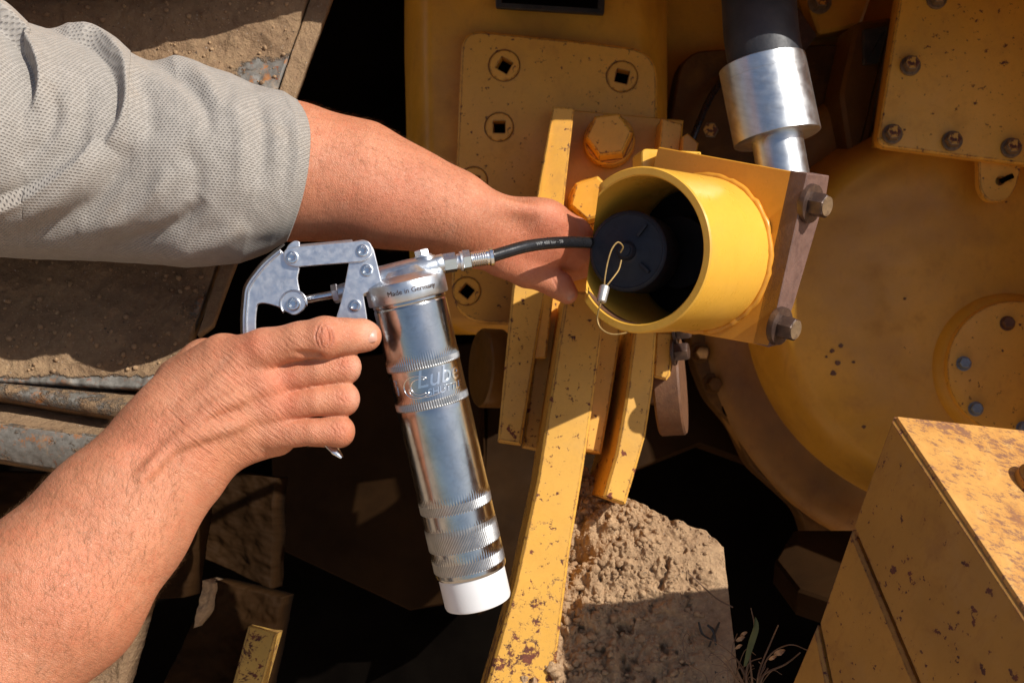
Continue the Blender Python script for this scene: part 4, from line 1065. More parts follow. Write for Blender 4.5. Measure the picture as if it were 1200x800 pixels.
    for (u, v_, r) in ((975, 411, 2.6), (985, 405, 2.8), (981, 425, 3.2), (976, 437, 3.6), (1000, 424, 1.8), (968, 418, 1.5), (1060, 350, 1.6), (1012, 500, 2.4)):
        pc = P(u, v_, 1.2207); rr = [r * k * (1 + .5 * rng.random() - .25) for _ in range(14)]; q = [pc + Vector((rr[i] * math.cos(i * math.pi / 7), -.0012, rr[i] * math.sin(i * math.pi / 7) * .9)) for i in range(14)]
        obj('rust_spot', (q + [p + Vector((0, .004, 0)) for p in q], [tuple(range(14))] + [(i, (i + 1) % 14, 14 + (i + 1) % 14, 14 + i) for i in range(14)]), M['rust'], t)
    # raised webs on the casing between hose and cover plate
    wall = flat(1.36, .05, .05, 880, 120)
    obj('casing_face', plate([(772, -120), (1300, -120), (1300, 330), (960, 330), (860, 260), (768, 240)], wall, .03, .002), M['yel_house'], t)
    obj('casing_web', plate(rnd([(845, 96), (868, 60), (905, 40), (1000, 130), (1000, 300), (800, 300), (812, 175)], 4), flat(1.325), .03, .003), M['yel_house'], t)
    obj('casing_web', plate(rnd([(925, -60), (1040, -60), (1010, 30), (960, 40)], 6), flat(1.325), .03, .004), M['yel_house'], t)
    obj('casing_web', plate([(935, 8), (958, 42), (938, 66), (928, 62)], flat(1.318), .01, .001), M['bolt_dark'], t)
    obj('casing_bulge', tube([P(960, 250, 1.30), P(985, 262, 1.285), P(1000, 276, 1.275)], [.010, .009, .007], 12), M['yel_house'], t, angle=180)
    obj('hose_clip_block', plate(rnd([(1012, 34), (1042, 30), (1030, 74), (1012, 76)], 2), flat(1.262), .02, .0015), M['name'], t, 'small dark clip block')
    obj('casing_web', plate(rnd([(1004, 26), (1048, 20), (1022, 160), (1000, 210), (985, 110)], [6, 6, 10, 20, 8]), flat(1.268, .1, 0, 1020, 80), .05, .004), M['yel_dark'], t)
    bm_ = bolt_mesh('w', 10.5 * px(1.3), .012, M['bolt_face'])
    inst('bolt', bm_, P(830, 155, 1.322), (0, -1, 0), t); inst('bolt', bm_, P(960, 3, 1.322), (0, -1, 0), t)
    obj('cable', tube(spline([P(806, 178, 1.27), P(820, 142, 1.275), P(834, 112, 1.285), P(850, 90, 1.30), P(872, 60, 1.31), P(885, 30, 1.31), P(890, -60, 1.31)], 6), .0038, 10), M['hose'], t, 'thin black cable on the casing')
    # rectangular cover plate, upper right
    cp = flat(1.16, -.02, 0, 1110, 90)
    c = obj('cover_plate', plate(rnd([(1064, -60), (1290, -60), (1290, 196), (1200, 193), (1027, 171)], [4, 4, 4, 1, 13], 8), cp, .016, .002), M['yel_cover'], t, 'rectangular cover plate with domed bolts, upper right')
    me = bolt_mesh('cp', 9.4 * px(1.15), .010, M['bolt_face'], 1.25, .5)
    for (u, v_) in ((1066, 78), (1045, 158), (1115, 166), (1184, 174), (1097, 0)): inst('bolt', me, cp.at(u, v_), (-.12, -1, .05), c)
    obj('cover_backing', plate([(1075, -55), (1285, -55), (1285, 184), (1190, 182), (1042, 162)], flat(1.175), .06, .002), M['yel_house'], t)
    lg = flat(1.172)
    kh = circle_px(1172, 212, 5, 14)
    obj('lifting_lug', plate(rnd([(1147, 186), (1199, 190), (1190, 222), (1180, 236), (1158, 237), (1148, 222)], [1, 1, 8, 12, 12, 8], 6), lg, .012, .0012, [kh]), M['yel_cover'], t, 'lug with a hole under the cover plate')
    obj('bolt_hole', tube([P(1172, 213, 1.168), P(1180, 209, 1.165), P(1187, 206, 1.164)], .0028, 8), M['void'], t)
    # round cover, right edge
    rc = flat(1.195, -.04, .02, 1190, 430); k = px(1.195); R = 79 * k
    m = xf(lathe([(R, -.03), (R, -.003), (R - .001, -.0008), (R - .003, 0), (R * .80, .0005), (R * .5, .001), (R * .1, .001)], 96), lmat(rc.at(1190, 431), rc.n))
    c = obj('round_cover', m, M['yel_cover'], t, 'round cover with small bolts at the right edge')
    m = xf(lathe([(R * 1.16, -.03), (R * 1.12, -.022), (R * 1.04, -.012), (R * 1.0, -.010)], 96, False, False), lmat(rc.at(1190, 431), rc.n))
    obj('cover_rim', m, M['yel_house'], t)
    for i, (u, v_) in enumerate(((1180, 379), (1129, 426), (1143, 479), (1199, 502), (1248, 470), (1250, 400), (1218, 372))):
        inst('bolt', bolt_mesh('rc%d' % (i == 0), 7.2 * k, .008, M['bolt_blue'] if i else M['rust'], 1.2, .3), rc.at(u, v_), (-.15, -1, .15), c)
    # foot of the casing with shade put into its colour, and floor plates of the cavity
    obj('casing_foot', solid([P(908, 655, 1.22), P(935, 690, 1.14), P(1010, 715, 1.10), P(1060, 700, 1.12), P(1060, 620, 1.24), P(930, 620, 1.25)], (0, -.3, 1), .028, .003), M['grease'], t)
    # added unseen blockers above and right shade the machine; engine side stands behind
    obj('skirt_blocker', solid([(-.5, .927, .292), (-.3, .927, .292), (-.1, .927, .363), (-.05, .927, .363), (0.0, .927, .302), (1.34, .927, .302), (1.34, .927, .70), (-.5, .927, .70)], (0, -1, 0), .036, .004), M['yel_cover'], t, 'unseen skirt plate added to shade the block and track behind')
    obj('overhead_blocker', box((.42, 1.20, .90), (1, 0, 0), (0, 1, 0), (0, 0, 1), .92, .235, .42, .02), M['yel_cover'], t, 'unseen yellow body added above to shade the gear case')
    obj('side_blocker', box((.86, 1.12, .12), (1, 0, 0), (0, 1, 0), (0, 0, 1), .30, .16, .42, .015), M['yel_cover'], t)
    obj('engine_side', box((.5, 2.0, .6), (1, 0, 0), (0, 1, 0), (0, 0, 1), 1.6, .55, 1.2, .03), M['yel_house'], t)
    return t
def pivot_link():
    t = thing('pivot_link', 'chipped yellow lever bar and clevis plates on a pivot pin, running down to the soil', 'linkage', P(640, 790, .95))
    pn = (P(572, 438, 1.07) - P(792, 452, 1.0)).normalized()     # pin axis
    # main bar, broad edge towards the camera, tilted back at the top
    def bar(name, poly, D, dep, mat, label, nz=.0, nx=0.0, bev=.0022):
        pl_ = flat(D, nx, nz, poly[0][0], poly[0][1])
        pts = [pl_.at(*p) for p in poly]
        return obj(name, solid(pts, pl_.n, dep, bev), mat, t, label, angle=30)
    bar('lever_bar', [(664, 340), (709, 342), (706, 392), (694, 480), (684, 548), (668, 645), (653, 765), (642, 870), (550, 870), (578, 775), (603, 685), (630, 560), (644, 470)], .985, .075, M['yel_bar'], 'long chipped lever bar running down to the soil, rusting at its foot', .16, .06)
    bar('clevis_plate', [(601, 330), (642, 330), (630, 400), (611, 521), (583, 517), (592, 420)], 1.03, .09, M['yel_bar'], 'left clevis plate seen edge on', .1)
    bar('clevis_plate', [(640, 344), (668, 344), (650, 470), (640, 530), (612, 524), (624, 430)], 1.062, .06, M['yel_bar'], 'recessed clevis plate beside the lever bar', .1)
    bar('clevis_plate', [(700, 352), (729, 356), (727, 400), (716, 470), (705, 532), (684, 528), (694, 450)], 1.01, .07, M['yel_bar'], 'plate edge right of the lever bar', .1, .1)
    bar('clevis_plate', [(744, 380), (770, 384), (766, 450), (757, 510), (745, 552), (733, 592), (707, 582), (722, 530), (733, 470)], .985, .10, M['yel_bar'], 'right clevis plate with a pointed lower end', .1, .1)
    bar('stop_block', [(768, 388), (790, 388), (786, 440), (781, 446), (765, 442)], 1.0, .06, M['yel_bar'], 'small yellow stop block')
    # pin heads
    k = px(1.06)
    obj('pivot_pin', rod(P(578, 432, 1.10), P(790, 446, 1.06), 30 * k, 30 * k, 40), M['yel_dark'], t)
    m = xf(lathe([(46 * k, 0), (48 * k, .002), (48 * k, .020), (46 * k, .022), (10 * k, .022)], 48), lmat(P(588, 432, 1.10), (-1, -.35, .05)))
    obj('pin_head', m, M['yel_dark'], t, 'brown pin head on the left')
    m = xf(lathe([(57 * k, 0), (59 * k, .002), (59 * k, .022), (57 * k, .024), (10 * k, .024)], 56), lmat(P(770, 452, 1.058), (1, -.22, .08)))
    obj('pin_head', m, M['rust'], t, 'rusty pin head on the right')
    me = bolt_mesh('pv', .0085, .012, M['bolt_dark'])
    inst('bolt', me, P(790, 388, 1.0), (1, -.35, .1), t); inst('bolt', me, P(788, 413, .998), (1, -.35, .1), t)
def guard():
    al = math.radians(39); ax = Vector((-math.sin(al), -math.cos(al), -.03)).normalized()
    C0 = P(747, 293, .855); r = 97.5 * px(.855); L = .093
    t = thing('coupling_guard', 'bright yellow tube guard with square flange around the dark blue dust cap', 'guard', C0 - ax * L - Vector((0, 0, r)))
    up = Vector((0, 0, 1)); sx = up.cross(ax).normalized(); sz = ax.cross(sx).normalized()
    if sx.x < 0: sx = -sx
    n = 160; th_ = .0068
    # left lip cut back along a plane
    pA, pB = P(703, 213, .93), P(686, 341, .93); cn = Vector(pA).cross(Vector(pB)).normalized()
    if cn.x < 0: cn = -cn
    v = []; prof = [(r, 1.0), (r, .5), (r, 0), (r, -1), ]
    ring_o = []; ring_i = []
    rows = [(r - .0010, 0), (r, .0012), (r, .02), (r, .04), (r, .06), (r, L), (r - th_, L), (r - th_, .06), (r - th_, .04), (r - th_, .02), (r - th_, .0012), (r - th_ + .0010, 0)]
    for (rr, d) in rows:
        for i in range(n):
            a = 2 * math.pi * i / n; p = C0 + (sx * math.cos(a) + sz * math.sin(a)) * rr - ax * d
            # shift mouth back where it would stick out past the cut
            dd = p.dot(cn)
            if dd < 0 and d < .05:
                back = -dd / max(1e-3, (-ax).dot(cn)); p = p - ax * min(back, .05)
            v.append(p)
    obj('guard_tube', (v, grid_faces(n, len(rows) , True) + [(len(rows) * n - n + i, len(rows) * n - n + (i + 1) % n, (i + 1) % n, i) for i in range(n)]), M['yel_fresh'], t, 'short yellow tube, left lip cut away', angle=35)
    # brown chipped patch inside the lower lip
    pts = []; m = MB(); vv = []
    for i in range(40):
        a = math.radians(212 + 60 * i / 39)
        w = .004 * math.sin(math.pi * i / 39) ** .6 + .0006
        for (rr, d) in ((r - th_ - .0004 + .0000, .0010), (r - th_ - .0004, .0012 + w * 2)):
            p = C0 + (sx * math.cos(a) + sz * math.sin(a)) * rr - ax * d
            dd = p.dot(cn)
            if dd < 0: p = p - ax * min(-dd / max(1e-3, (-ax).dot(cn)), .05)
            vv.append(p)
    obj('bare_metal', (vv, grid_faces(2, 40)), M['rust'], t, 'brown bare metal inside the lower lip')
    # weld bead
    wb = [C0 - ax * (L - .001) + (sx * math.cos(a) + sz * math.sin(a)) * (r + .0005) for a in np.linspace(-1.5, 2 * math.pi - 1.45, 90)]
    wb = [p + Vector(rng.normal(0, .0004, 3)) for p in wb]
    obj('weld_bead', tube(wb, [float(.0028 + .0002 * math.sin(i * 1.3)) for i in range(90)], 10), M['yel_plate'], t, angle=180)
    # flange
    pl_ = PL(C0 - ax * L, ax)
    corners = [(771, 172), (946, 204), (901, 406), (722, 374)]
    hole = None
    obj('flange_plate', plate(rnd(corners, [2, 1, 2, 6], 4), pl_, .012, .0008), M['yel_plate'], t, 'orange yellow flange plate')
    # brown side bar bolted on the flange edge
    tr, br = pl_.at(946.5, 203.5), pl_.at(901.5, 407)
    sn = ax.cross(br - tr).normalized()
    if sn.x < 0: sn = -sn
    q = pl_.at(946, 204) ; dv = (br - tr).normalized()
    a0 = tr + ax * .0005; 
    # the side bar's face is seen obliquely: its far edge lies behind
    def pj(p): return (p.x / p.y * F + 600, -p.z / p.y * F + 400)
    back_top = ray_plane(972, 206, tr, sn); back_bot = ray_plane(914, 404, tr, sn)
    obj('side_bar', solid([tr, back_top, ray_plane(969, 226, tr, sn), ray_plane(932, 352, tr, sn), back_bot, br], sn, .014, .0008), M['rust_mauve'], t, 'bare brown side face of the flange')
    ba = (sn * 1.0 + Vector((.0, -.12, .0))).normalized()
    for (u, v_, uw, vw) in ((953, 238, 0, 0), (917, 381, 0, 0)):
        p = ray_plane(u - 6, v_, tr, sn)
        R_ = .0095
        b = inst('flange_bolt', bolt_mesh('gb', R_, .0125, M['bolt_dark'], 1.0, .0), p + ba * .004, ba, t, up=(.2, .1, 1), label='dark hexagon bolt with pale worn face')
        w = mk_mesh('washer', *lathe([(R_ * 1.55, -.002), (R_ * 1.6, .0), (R_ * 1.55, .003), (R_ * .9, .0033)], 32), M['bolt_dark'], 30)
        wo = inst('washer', w, p + ba * .0014, ba, b, up=(.2, .1, 1))
        fc = mk_mesh('bolt_face', *lathe([(R_ * .80, 0), (R_ * .78, .0004), (R_ * .1, .0006)], 24), M['bolt_face'], 60)
        inst('bolt_face', fc, p + ba * (.004 + .0125), ba, b, up=(.2, .1, 1))
    # lug behind the upper left corner
    obj('rear_lug', plate(rnd([(752, 174), (822, 178), (821, 187), (775, 190), (766, 240), (752, 240)], [7, 2, 1, 1, 1, 2], 5), flat(.945, .15), .03, .001), M['yel_fresh'], t, 'rounded lug behind the flange')
    # dark valve body inside
    obj('coupling_body', xf(lathe([(.052, 0), (.052, .012), (.030, .014), (.028, .035), (.01, .036)], 48), lmat(C0 - ax * (L + .0), ax)), M['blackin'], t, 'black coupling inside the guard')
    # dust cap
    cc = P(735, 294, .878); rc = 48.5 * px(.874)
    axc = Vector((-.42, -.9, .02)).normalized()
    d = thing('dust_cap', 'dark blue round dust cap inside the yellow tube guard, with a thin wire lanyard', 'cap', cc)
    bk_ = .035
    prof = [(rc * .98, -bk_), (rc * 1.0, -.004), (rc * .985, -.0015), (rc * .93, 0), (rc * .90, .0002), (rc * .88, -.0006), (rc * .30, -.0006), (rc * .24, .0006), (rc * .20, .005), (rc * .17, .006), (rc * .03, .006)]
    obj('cap_shell', xf(lathe(prof, 72), lmat(cc, axc)), M['navy'], d)
    ribs = MB()
    Mx = lmat(cc, axc)
    for a, l in ((.9, .45), (-.75, .4)): ribs.add(box(Mx @ Vector((math.cos(a) * rc * .62, math.sin(a) * rc * .62, .0006)), Mx.to_3x3() @ Vector((math.cos(a), math.sin(a), 0)), Mx.to_3x3() @ Vector((-math.sin(a), math.cos(a), 0)), axc, rc * l * .4, .0012, .0016, .0004))
    obj('cap_rib', ribs.vf, M['navy'], d)
    f_ = cc.y - .012
    loop1 = spline([P(727, 296, f_), P(730, 289, f_ - .002), P(724, 284, f_ - .004), P(717, 292, f_ - .006), P(712, 308, f_ - .009), P(709, 325, f_ - .014), P(708, 338, f_ - .02)], 6)
    loop2 = spline([P(728, 305, f_ + .002), P(725, 316, f_ - .003), P(718, 326, f_ - .009), P(711, 335, f_ - .016), P(709, 340, f_ - .02)], 6)
    loop3 = spline([P(705, 352, f_ - .024), P(702, 362, f_ - .024), P(700, 373, f_ - .022), P(703, 383, f_ - .022), P(712, 390, f_ - .018), P(724, 391.5, f_ - .012), P(742, 388, f_ + .006)], 6)
    for l in (loop1, loop2, loop3): obj('lanyard_wire', tube(l, .00062, 8), M['brass'], d, 'thin brass coloured lanyard wire')
    obj('crimp_sleeve', rod(P(709, 335, f_ - .020), P(704.5, 354, f_ - .024), .0037, .0035, 14, .0008), M['crimp'], d, 'dull silver crimp sleeve on the lanyard')
    st = xf(lathe([(.0047, 0), (.0047, .0012), (.002, .0016)], 20), lmat(cc + axc * .006, axc)); obj('cap_rivet', st, M['navy'], d)
def hyd_hose():
    a, b = P(889, -70, 1.02), P(918, 212, 1.0)
    t = thing('hydraulic_hose', 'thick black hydraulic hose with wide silver ferrule standing on the guard flange', 'hose', b)
    ax = (P(903, 118, 1.01) - P(912, 166, 1.0)).normalized(); k = px(1.01)
    obj('hose_rubber', tube(spline([P(868, -200, 1.06), P(880, -100, 1.04), P(888, -20, 1.02), P(892, 40, 1.012), P(899, 84, 1.008)], 8), 43.5 * k, 48), M['rubber'], t, 'thick black rubber hose', angle=180)
    p0 = P(913, 172, 1.008)
    dirn = (P(892, 68, 1.012) - P(911, 160, 1.006)).normalized(); ft = P(911, 163, 1.006); Lf = 92 * k / max(.2, math.sqrt(1 - dirn.y ** 2))
    prof = [(30 * k, 0), (49 * k, 0), (50.5 * k, 1.0 * k), (50.5 * k, Lf * .80), (50.2 * k, Lf * .802), (50.2 * k, Lf * .81), (50.5 * k, Lf * .812), (50.5 * k, Lf - 1.2 * k), (49 * k, Lf), (42 * k, Lf)]
    obj('ferrule', xf(lathe(prof, 96), lmat(ft, dirn)), M['ferrule'], t, 'wide galvanised crimp ferrule')
    obj('stem', rod(ft + dirn * .01, P(917, 205, 1.004) - dirn * .03, 29.5 * k, 29.5 * k, 64), M['ferrule'], t, 'narrower silver stem below the ferrule')
    obj('elbow', tube(spline([P(916, 196, 1.003), P(918, 225, 1.004), P(912, 262, 1.006), P(890, 292, .998), P(860, 300, .975)], 6), 27 * k, 28), M['ferrule'], t, angle=180)
def beam():
    o = P(1045, 488, .765); s = .765 / F
    ab = (P(1200, 505, .813) - o).normalized(); ac = (ray_plane(1200, 720, o, ab) - o).normalized(); dn = ab.cross(ac).normalized()
    if dn.z > 0: dn = -dn
    t = thing('steel_beam', 'rusty orange box beam at the lower right with a round bolt on its top', 'beam', o + dn * .3)
    LA, LB, LD = .34, .30, .42
    # body made of three stacked plates, each stepped
    def slab(name, d0, d1, off, mat, lab):
        c = o + dn * ((d0 + d1) / 2) + ac * (LA / 2 - .0) + ab * (LB / 2 + off)
        return obj(name, box(c, ac, ab, dn, LA / 2, LB / 2, (d1 - d0) / 2, .0022), mat, t, lab, angle=50)
    th = ray_plane(998, 617, o, ab); d1 = (th - o).dot(dn)
    d2 = (ray_plane(957, 728, o, ab) - o).dot(dn)
    # groove lines run parallel to ac but sink further from the top
    for nm, poly, off, lab in (('beam_box', [(1045, 488), (1262, 814), (1094, 842), (998.5, 616)], 0, 'upper box of the beam'), ('beam_plate', [(996.5, 620), (1090, 842), (983, 846), (959, 729)], .003, 'middle plate of the beam'), ('beam_plate', [(955.5, 732), (979, 848), (905, 852)], .0015, 'lowest plate of the beam')):
        pts = [ray_plane(u, v_, o + ab * off, ab) for u, v_ in poly]
        obj(nm, solid(pts, -ab, LB - off * 2, .0022), M['yel_beam'], t, lab, angle=30)
    c = o - dn * .0008 + ac * (LA / 2) + ab * (LB / 2)
    obj('beam_top', box(c, ac, ab, dn, LA / 2 - .0018, LB / 2 - .0018, .0016, .0007), M['beam_top'], t, 'rust bloomed top face of the beam')
    pc = ray_plane(1213, 574, o, dn)
    b = obj('beam_bolt', xf(lathe([(.0165, 0), (.0165, .006), (.0145, .0075), (.0135, .008), (.0135, .020), (.012, .022), (.004, .022)], 40), lmat(pc - dn * .0018, -dn)), M['yel_beam'], t, 'round capped bolt on top of the beam')
# ---------------------------------------------------------------- track, soil, ground
def rough_patch(fn, nx, ny, amp, scale, seed=0, nrm=None, skirt=.03, octs=5, extra=None):
    """fn(s, t) -> levelled point; displaced towards nrm"""
    v = np.array([tuple(fn(i / (nx - 1), j / (ny - 1))) for j in range(ny) for i in range(nx)])
    n = np.array(Vector(nrm).normalized())
    h = fbm(v, scale, octs, seed) * amp
    if extra is not None: h = h + extra(v)
    v = v + n * h[:, None]
    f = grid_faces(nx, ny)
    # skirt round the border gives the sheet its thickness
    idx = [i for i in range(nx)] + [j * nx + nx - 1 for j in range(1, ny)] + [(ny - 1) * nx + i for i in range(nx - 2, -1, -1)] + [j * nx for j in range(ny - 2, 0, -1)]
    b = len(v); sk = v[idx] - n * skirt; v = np.concatenate([v, sk]); m = len(idx)
    for i in range(m): f.append((idx[i], idx[(i + 1) % m], b + (i + 1) % m, b + i))
    f.append(tuple(b + i for i in range(m)))
    return [Vector(q) for q in v], f
def set_attr(o, name, vals):
    a = o.data.attributes.new(name, 'FLOAT', 'POINT'); vals = list(vals) + [0.0] * (len(o.data.vertices) - len(vals)); a.data.foreach_set('value', np.array(vals, np.float32))
def proj(v): return v.x / v.y * F + 600, -v.z / v.y * F + 400
def crumbs(verts, count, nrm, rmax, mat, ok, parent=None, nm='soil_crumbs', lab='loose crumbs of dry soil'):
    ico = bmesh.new(); bmesh.ops.create_icosphere(ico, subdivisions=1, radius=1); iv = np.array([tuple(v.co) for v in ico.verts]); jf = [tuple(w.index for w in g.verts) for g in ico.faces]; ico.free()
    vv = []; ff = []
    for k in range(count):
        p = verts[int(rng.integers(0, len(verts)))]; u, v = proj(p)
        if not ok(u, v): continue
        r = .0005 + rmax * rng.random() ** 6; d = iv * r * (1 + .35 * fbm(iv + k, 1.3, 2, 8)[:, None]); b = len(vv)
        vv.extend(Vector(x) for x in (d + np.array(p) + np.array(nrm) * r * .3)); ff.extend(tuple(i + b for i in g) for g in jf)
    o = obj(nm, (vv, ff), mat, parent, lab, angle=180); o['kind'] = 'stuff'; return o
def track():
    t = thing('crawler_track', 'soil caked steel crawler track of the bulldozer behind the grey sleeve', 'track', P(100, 560, 1.0))
    # big shoe: inclined plane
    A = PL(P(300, 100, 1.00), (.10, -1, .30))
    def e(v): return 385 - .357 * v                     # right edge line in the picture
    def shoe(s, q):
        v = -60 + (446 + 60) * q; vt = v + (1 - s) * 0; u = -130 + (e(v) - 24 + 130) * s
        return A.at(u, v - (1 - s) * 6 + (s - .0) * 10 * q)
    def ex(v):
        u_, v_ = v[:, 0] / v[:, 1] * F + 600, -v[:, 2] / v[:, 1] * F + 400
        return np.exp(-((v_ - 10 - (u_ - 300) * -.05) / 22) ** 2) * .006 + np.clip((60 - v_) / 100, 0, 1) * .012 + fbm(v, 100, 4, 31) * .0013 + np.abs(fbm(v, 42, 4, 33)) * .0030
    o = obj('track_shoe', rough_patch(shoe, 230, 230, .0028, 26, 2, A.n, .02, 6, ex), M['shoe'], t, 'wide upper track shoe, caked with brown soil', angle=180)
    bare = []
    for w in o.data.vertices:
        p = RF.transposed() @ (w.co + WM[o].translation - CAM); u, v = proj(p)
        q = math.exp(-(((u - 330) / 60) ** 2 + ((v - 88) / 26) ** 2)) + math.exp(-(((u - 255) / 40) ** 2 + ((v - 365) / 30) ** 2)) + .9 * math.exp(-((v - 452 + (u * .02)) / 12) ** 2)
        bare.append(min(1, q))
    set_attr(o, 'bare', bare)
    shv = [RF.transposed() @ (w.co + WM[o].translation - CAM) for w in o.data.vertices][:230 * 230]
    crumbs(shv, 2600, A.n, .0022, M['dirt'], lambda u, v: v < 436 and rng.random() < 1 - bare[0], t, 'soil_crumbs', 'crumbs of dry soil stuck to the shoe')
    # right edge face of the shoe
    pts = [A.at(e(-60) - 23, -60), A.at(e(-60) + 2, -60), A.at(e(386) + 2, 378), A.at(e(386) - 16, 392)]
    m = rough_patch(lambda s, q: pts[0].lerp(pts[1], s).lerp(pts[3].lerp(pts[2], s), q) , 16, 260, .0016, 60, 5, A.n, .012, 4)
    o = obj('shoe_edge', m, M['shoe'], t, 'right edge of the shoe with pale soil', angle=180); set_attr(o, 'bare', [.25] * len(o.data.vertices))
    # rounded lip, ledge and second grouser bar: each runs down to the right
    def strip(name, top, bot, Dt, Db, bulge, amp, bare_v, lab, seed, n_=(0, -1, .3), nx=200, ny=40):
        def f(s, q):
            u = -130 + 330 * s; vt = top + (u - 0) * .135; vb = bot + (u - 0) * .165
            v = vt + (vb - vt) * q; D = Dt + (Db - Dt) * q - bulge * math.sin(math.pi * q) ; return P(u, v, D)
        o = obj(name, rough_patch(f, nx, ny, amp, 50, seed, n_, .03, 5), M['shoe'], t, lab, angle=180); set_attr(o, 'bare', [bare_v] * (nx * ny)); return o
    strip('grouser_bar', 440, 466, .925, .905, .012, .0010, .50, 'rounded steel lip under the upper shoe', 3)
    strip('track_link', 463, 497, .94, .90, 0, .0016, .0, 'soil ledge between two bars', 4)
    strip('grouser_bar', 494, 497, .898, .894, .001, .0004, .45, 'upper edge of the lower bar', 7, ny=8)
    strip('grouser_bar', 497, 538, .894, .90, .003, .0008, .66, 'grey steel lower bar with orange rust', 6)
    # links below, shade put into the dark colour of most
    def slab(poly, D, seed, amp=.004, tilt=0.0):
        xs = [p[0] for p in poly]; amp = .0045; pts = [P(u, v, D + tilt * (u - xs[0])) for u, v in poly]
        m = rough_patch(lambda s, q: pts[0].lerp(pts[1], s).lerp(pts[3].lerp(pts[2], s), q), 60, 90, amp, 45, seed, (-.2, -1, .1), .03, 5); return m
    for (poly, D, sd, lab) in (([(-120, 548), (235, 560), (215, 700), (-120, 720)], .97, 20, 'link under the lower bar, shade in its dark colour'), ([(200, 545), (322, 560), (318, 690), (195, 632)], 1.10, 21, 'dark brown track link, shade in its colour'), ([(250, 680), (330, 700), (300, 860), (160, 860)], 1.06, 22, 'soil covered link end, shade in its dark colour'), ([(118, 706), (168, 690), (120, 860), (60, 860)], .97, 23, 'pale soil crust on a link end')):
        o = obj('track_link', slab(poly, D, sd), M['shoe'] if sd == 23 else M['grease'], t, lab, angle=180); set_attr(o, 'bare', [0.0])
    for (poly, D, sd) in (([(236, 680), (247, 684), (243, 716), (228, 735)], 1.045, 31),):
        o = obj('soil_crust', slab(poly, D, sd, .002), M['dirt'], t, 'sunlit edge of dry soil', angle=180)
    obj('yellow_guide', solid([P(291, 733, 1.03), P(325, 741, 1.03), P(297, 840, 1.0), P(262, 840, 1.0)], (0.1, -1, .2), .05, .002), M['yel_low'], t, 'small sunlit yellow guide plate low on the left')
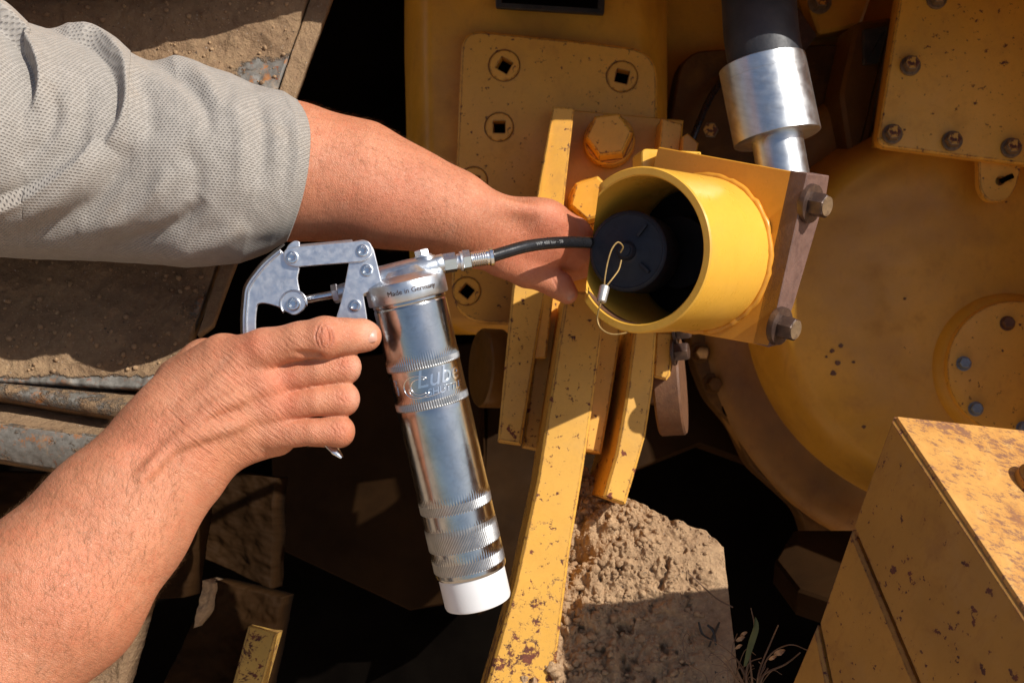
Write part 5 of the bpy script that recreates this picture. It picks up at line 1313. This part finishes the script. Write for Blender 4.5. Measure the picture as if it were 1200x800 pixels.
def soil():
    # steel shoe half buried under the soil heap
    A = PL(P(760, 700, .98), (-.05, -1, .62))
    # outline: left edge hidden behind the lever bar
    def right(v): return 846 + (v - 625) * .115 if v > 640 else 846 - 14 * ((640 - v) / 30) ** 2
    topv = lambda u: 560 + max(0, (u - 700)) * .40 + 6 * math.sin(u * .05)
    def fn(s, q):
        u0 = 560 + 300 * s; vt = np.interp(u0, [560, 640, 690, 730, 770, 810, 838, 860], [556, 545, 548, 582, 604, 616, 622, 640]); v = vt + (880 - vt) * q
        lf = 652 - (v - 560) * .19; u = lf + (right(v) - lf) * s; return A.at(u, v)
    def ex(v):
        u_, v_ = v[:, 0] / v[:, 1] * F + 600, -v[:, 2] / v[:, 1] * F + 400
        edge = np.clip((850 - u_) / 60, 0, 1)
        h = fbm(v, 95, 4, 40); clod = np.abs(fbm(v, 60, 4, 44)); left = np.clip((760 - u_) / 120, 0, 1)
        pit = -np.exp(-(((u_ - 672) / 16) ** 2 + ((v_ - 655) / 12) ** 2)) * .02
        return edge * (h * .0034 + clod * .0095 * (.45 + left) + np.maximum(0, fbm(v, 210, 3, 60)) * .0022 - np.maximum(0, fbm(v, 120, 3, 70) - .45) * .012) + pit + left * .006 * edge + .010 * np.exp(-(((u_ - 735) / 70) ** 2 + ((v_ - 650) / 60) ** 2))
    nx, ny = 330, 330
    hv, hf = rough_patch(fn, nx, ny, .0034, 30, 12, A.n, .035, 6, ex)
    t = obj('soil_heap', (hv, hf), M['dirt'], None, angle=180)
    tag(t, kind='stuff'); t['label'] = 'pale sandy soil heaped on a buried steel pad between the bar and the beam'; t['category'] = 'soil'
    # clods and crumbs
    ico = bmesh.new(); bmesh.ops.create_icosphere(ico, subdivisions=2, radius=1); iv = np.array([tuple(v.co) for v in ico.verts]); jf = [tuple(w.index for w in g.verts) for g in ico.faces]; ico.free()
    vv = []; ff = []
    for k in range(4200):
        hp_ = hv[int(rng.integers(0, nx * ny))]; u, v = proj(hp_)
        if u < 630 or v > 830 or u > 835 or rng.random() > (1.25 - (u - 640) / 190): continue
        r = .0006 + .0030 * rng.random() ** 7 * (1.5 - (u - 640) / 210)
        c = np.array(hp_) + np.array(A.n) * r * .3
        d = iv * r * (1 + .35 * fbm(iv * 1.0 + k, 1.3, 3, 8)[:, None]) * np.array([rng.uniform(.7, 1.3), rng.uniform(.6, 1.1), rng.uniform(.6, 1.1)])
        b = len(vv); vv.extend(Vector(x) for x in (d + c)); ff.extend(tuple(i + b for i in g) for g in jf)
    t2 = obj('soil_crumbs', (vv, ff), M['dirt'], None, angle=180); t2['kind'] = 'stuff'; t2['label'] = 'loose crumbs and clods of dry soil on the heap'; t2['category'] = 'soil'
    # weeds
    w = thing('dry_weed', 'small dry weed with wiry stems and one green leaf beside the soil', 'weed', P(880, 810, .93))
    Db = .925
    stems = [[(884, 815), (879, 770), (884, 735), (880, 712)], [(884, 812), (900, 770), (925, 755), (948, 762)], [(885, 812), (866, 775), (838, 752), (812, 748), (800, 768)], [(886, 812), (872, 800), (850, 782), (835, 778)],
             [(886, 815), (890, 785), (905, 748), (912, 732)], [(880, 815), (860, 790), (858, 760), (864, 742)], [(830, 812), (826, 790), (806, 776), (800, 752), (806, 742), (815, 760)], [(832, 812), (840, 790), (856, 786), (862, 802)], [(884, 812), (895, 790), (920, 778), (938, 764)]]
    for _ in range(16):
        u0 = 850 + 40 * rng.random(); l_ = 18 + 40 * rng.random(); dx_ = rng.uniform(-.8, .9); stems.append([(u0, 812), (u0 + dx_ * l_ * .3, 812 - l_ * .5), (u0 + dx_ * l_ * .8 + rng.uniform(-6, 6), 812 - l_ * .9), (u0 + dx_ * l_ * 1.2, 812 - l_ * rng.uniform(.7, 1.1))])
    for sps in stems:
        pts = spline([P(u, v, Db + rng.uniform(-.006, .01) - (.0 if u > 860 else .02)) for u, v in sps], 6)
        rk = .0004 + .0006 * rng.random()
        obj('stem', tube(pts, [float(rk * (1 - .5 * i / len(pts))) for i in range(len(pts))], 6), M['twig'], w)
    def leaf(pts, w0, mat, nm):
        c = spline([P(*p) for p in pts], 5); v = []
        for i, p in enumerate(c):
            s_ = i / (len(c) - 1); ww = w0 * math.sin(math.pi * min(1, s_ * .9 + .1)) ** .7; tdir = (c[min(i + 1, len(c) - 1)] - c[max(0, i - 1)]).normalized(); sd = tdir.cross(Vector((0, 1, 0))).normalized()
            v += [p - sd * ww, p + Vector((0, .001, 0)), p + sd * ww]
        obj(nm, (v, grid_faces(3, len(c))), mat, w, angle=180)
    leaf([(873, 780, .92), (880, 755, .915), (886, 735, .91), (885, 722, .91)], .0026, M['leaf'], 'leaf')
    leaf([(878, 812, .92), (868, 796, .915), (862, 780, .91)], .0012, M['twig'], 'dry_leaf')
    for (u, v, k) in ((914, 764, 1.3), (906, 770, .9), (868, 748, 1.0), (866, 757, .8), (872, 742, .8)):
        leaf([(u - 5 * k, v + 3, .92), (u, v, .915), (u + 5 * k, v - 2 * k, .92)], .0019 * k, M['straw'], 'dry_flower')
    w2 = thing('soil_root', 'long thin dry root lying across the sunlit soil', 'root', A.at(800, 640))
    pts = spline([A.at(u, v) + A.n * .006 for u, v in ((748, 627), (765, 637), (790, 660), (815, 682), (838, 703), (858, 714))], 6)
    obj('root_strand', tube(pts, .0006, 6), M['twig'], w2)
    w3 = thing('leaf_litter', 'dead dark leaf and twigs lying on the soil left of the weed', 'litter', A.at(830, 740))
    for sps in ([(828, 735), (835, 742), (838, 758)], [(818, 732), (822, 745), (832, 752)], [(842, 732), (836, 745), (830, 760)]):
        pts = spline([A.at(u, v) + A.n * .007 for u, v in sps], 5); obj('twig', tube(pts, [float(.0022 * (1 - .7 * abs(i / len(pts) - .4))) for i in range(len(pts))], 6, .5), M['name'], w3)
def ground():
    n = 90; v = []
    for j in range(n):
        for i in range(n):
            a = (i / (n - 1) * 2 - 1); b = (j / (n - 1) * 2 - 1); v.append((math.copysign(abs(a) ** 4, a) * 600 + a * 3, math.copysign(abs(b) ** 4, b) * 600 + b * 3 + 1, 0))
    v = np.array(v); d = np.hypot(v[:, 0], v[:, 1]); v[:, 2] = fbm(v, 1.4, 4, 3) * .05 * np.exp(-d / 30)
    me = mk_mesh('ground', v.tolist(), grid_faces(n, n), M['ground'], 180); o = bpy.data.objects.new('ground', me); base_link(o, None, Matrix.Identity(4)); o['kind'] = 'structure'; o['label'] = 'pale sandy ground'
person(); grease_gun(); bulldozer(); pivot_link(); guard(); hyd_hose(); beam(); track(); soil(); ground()
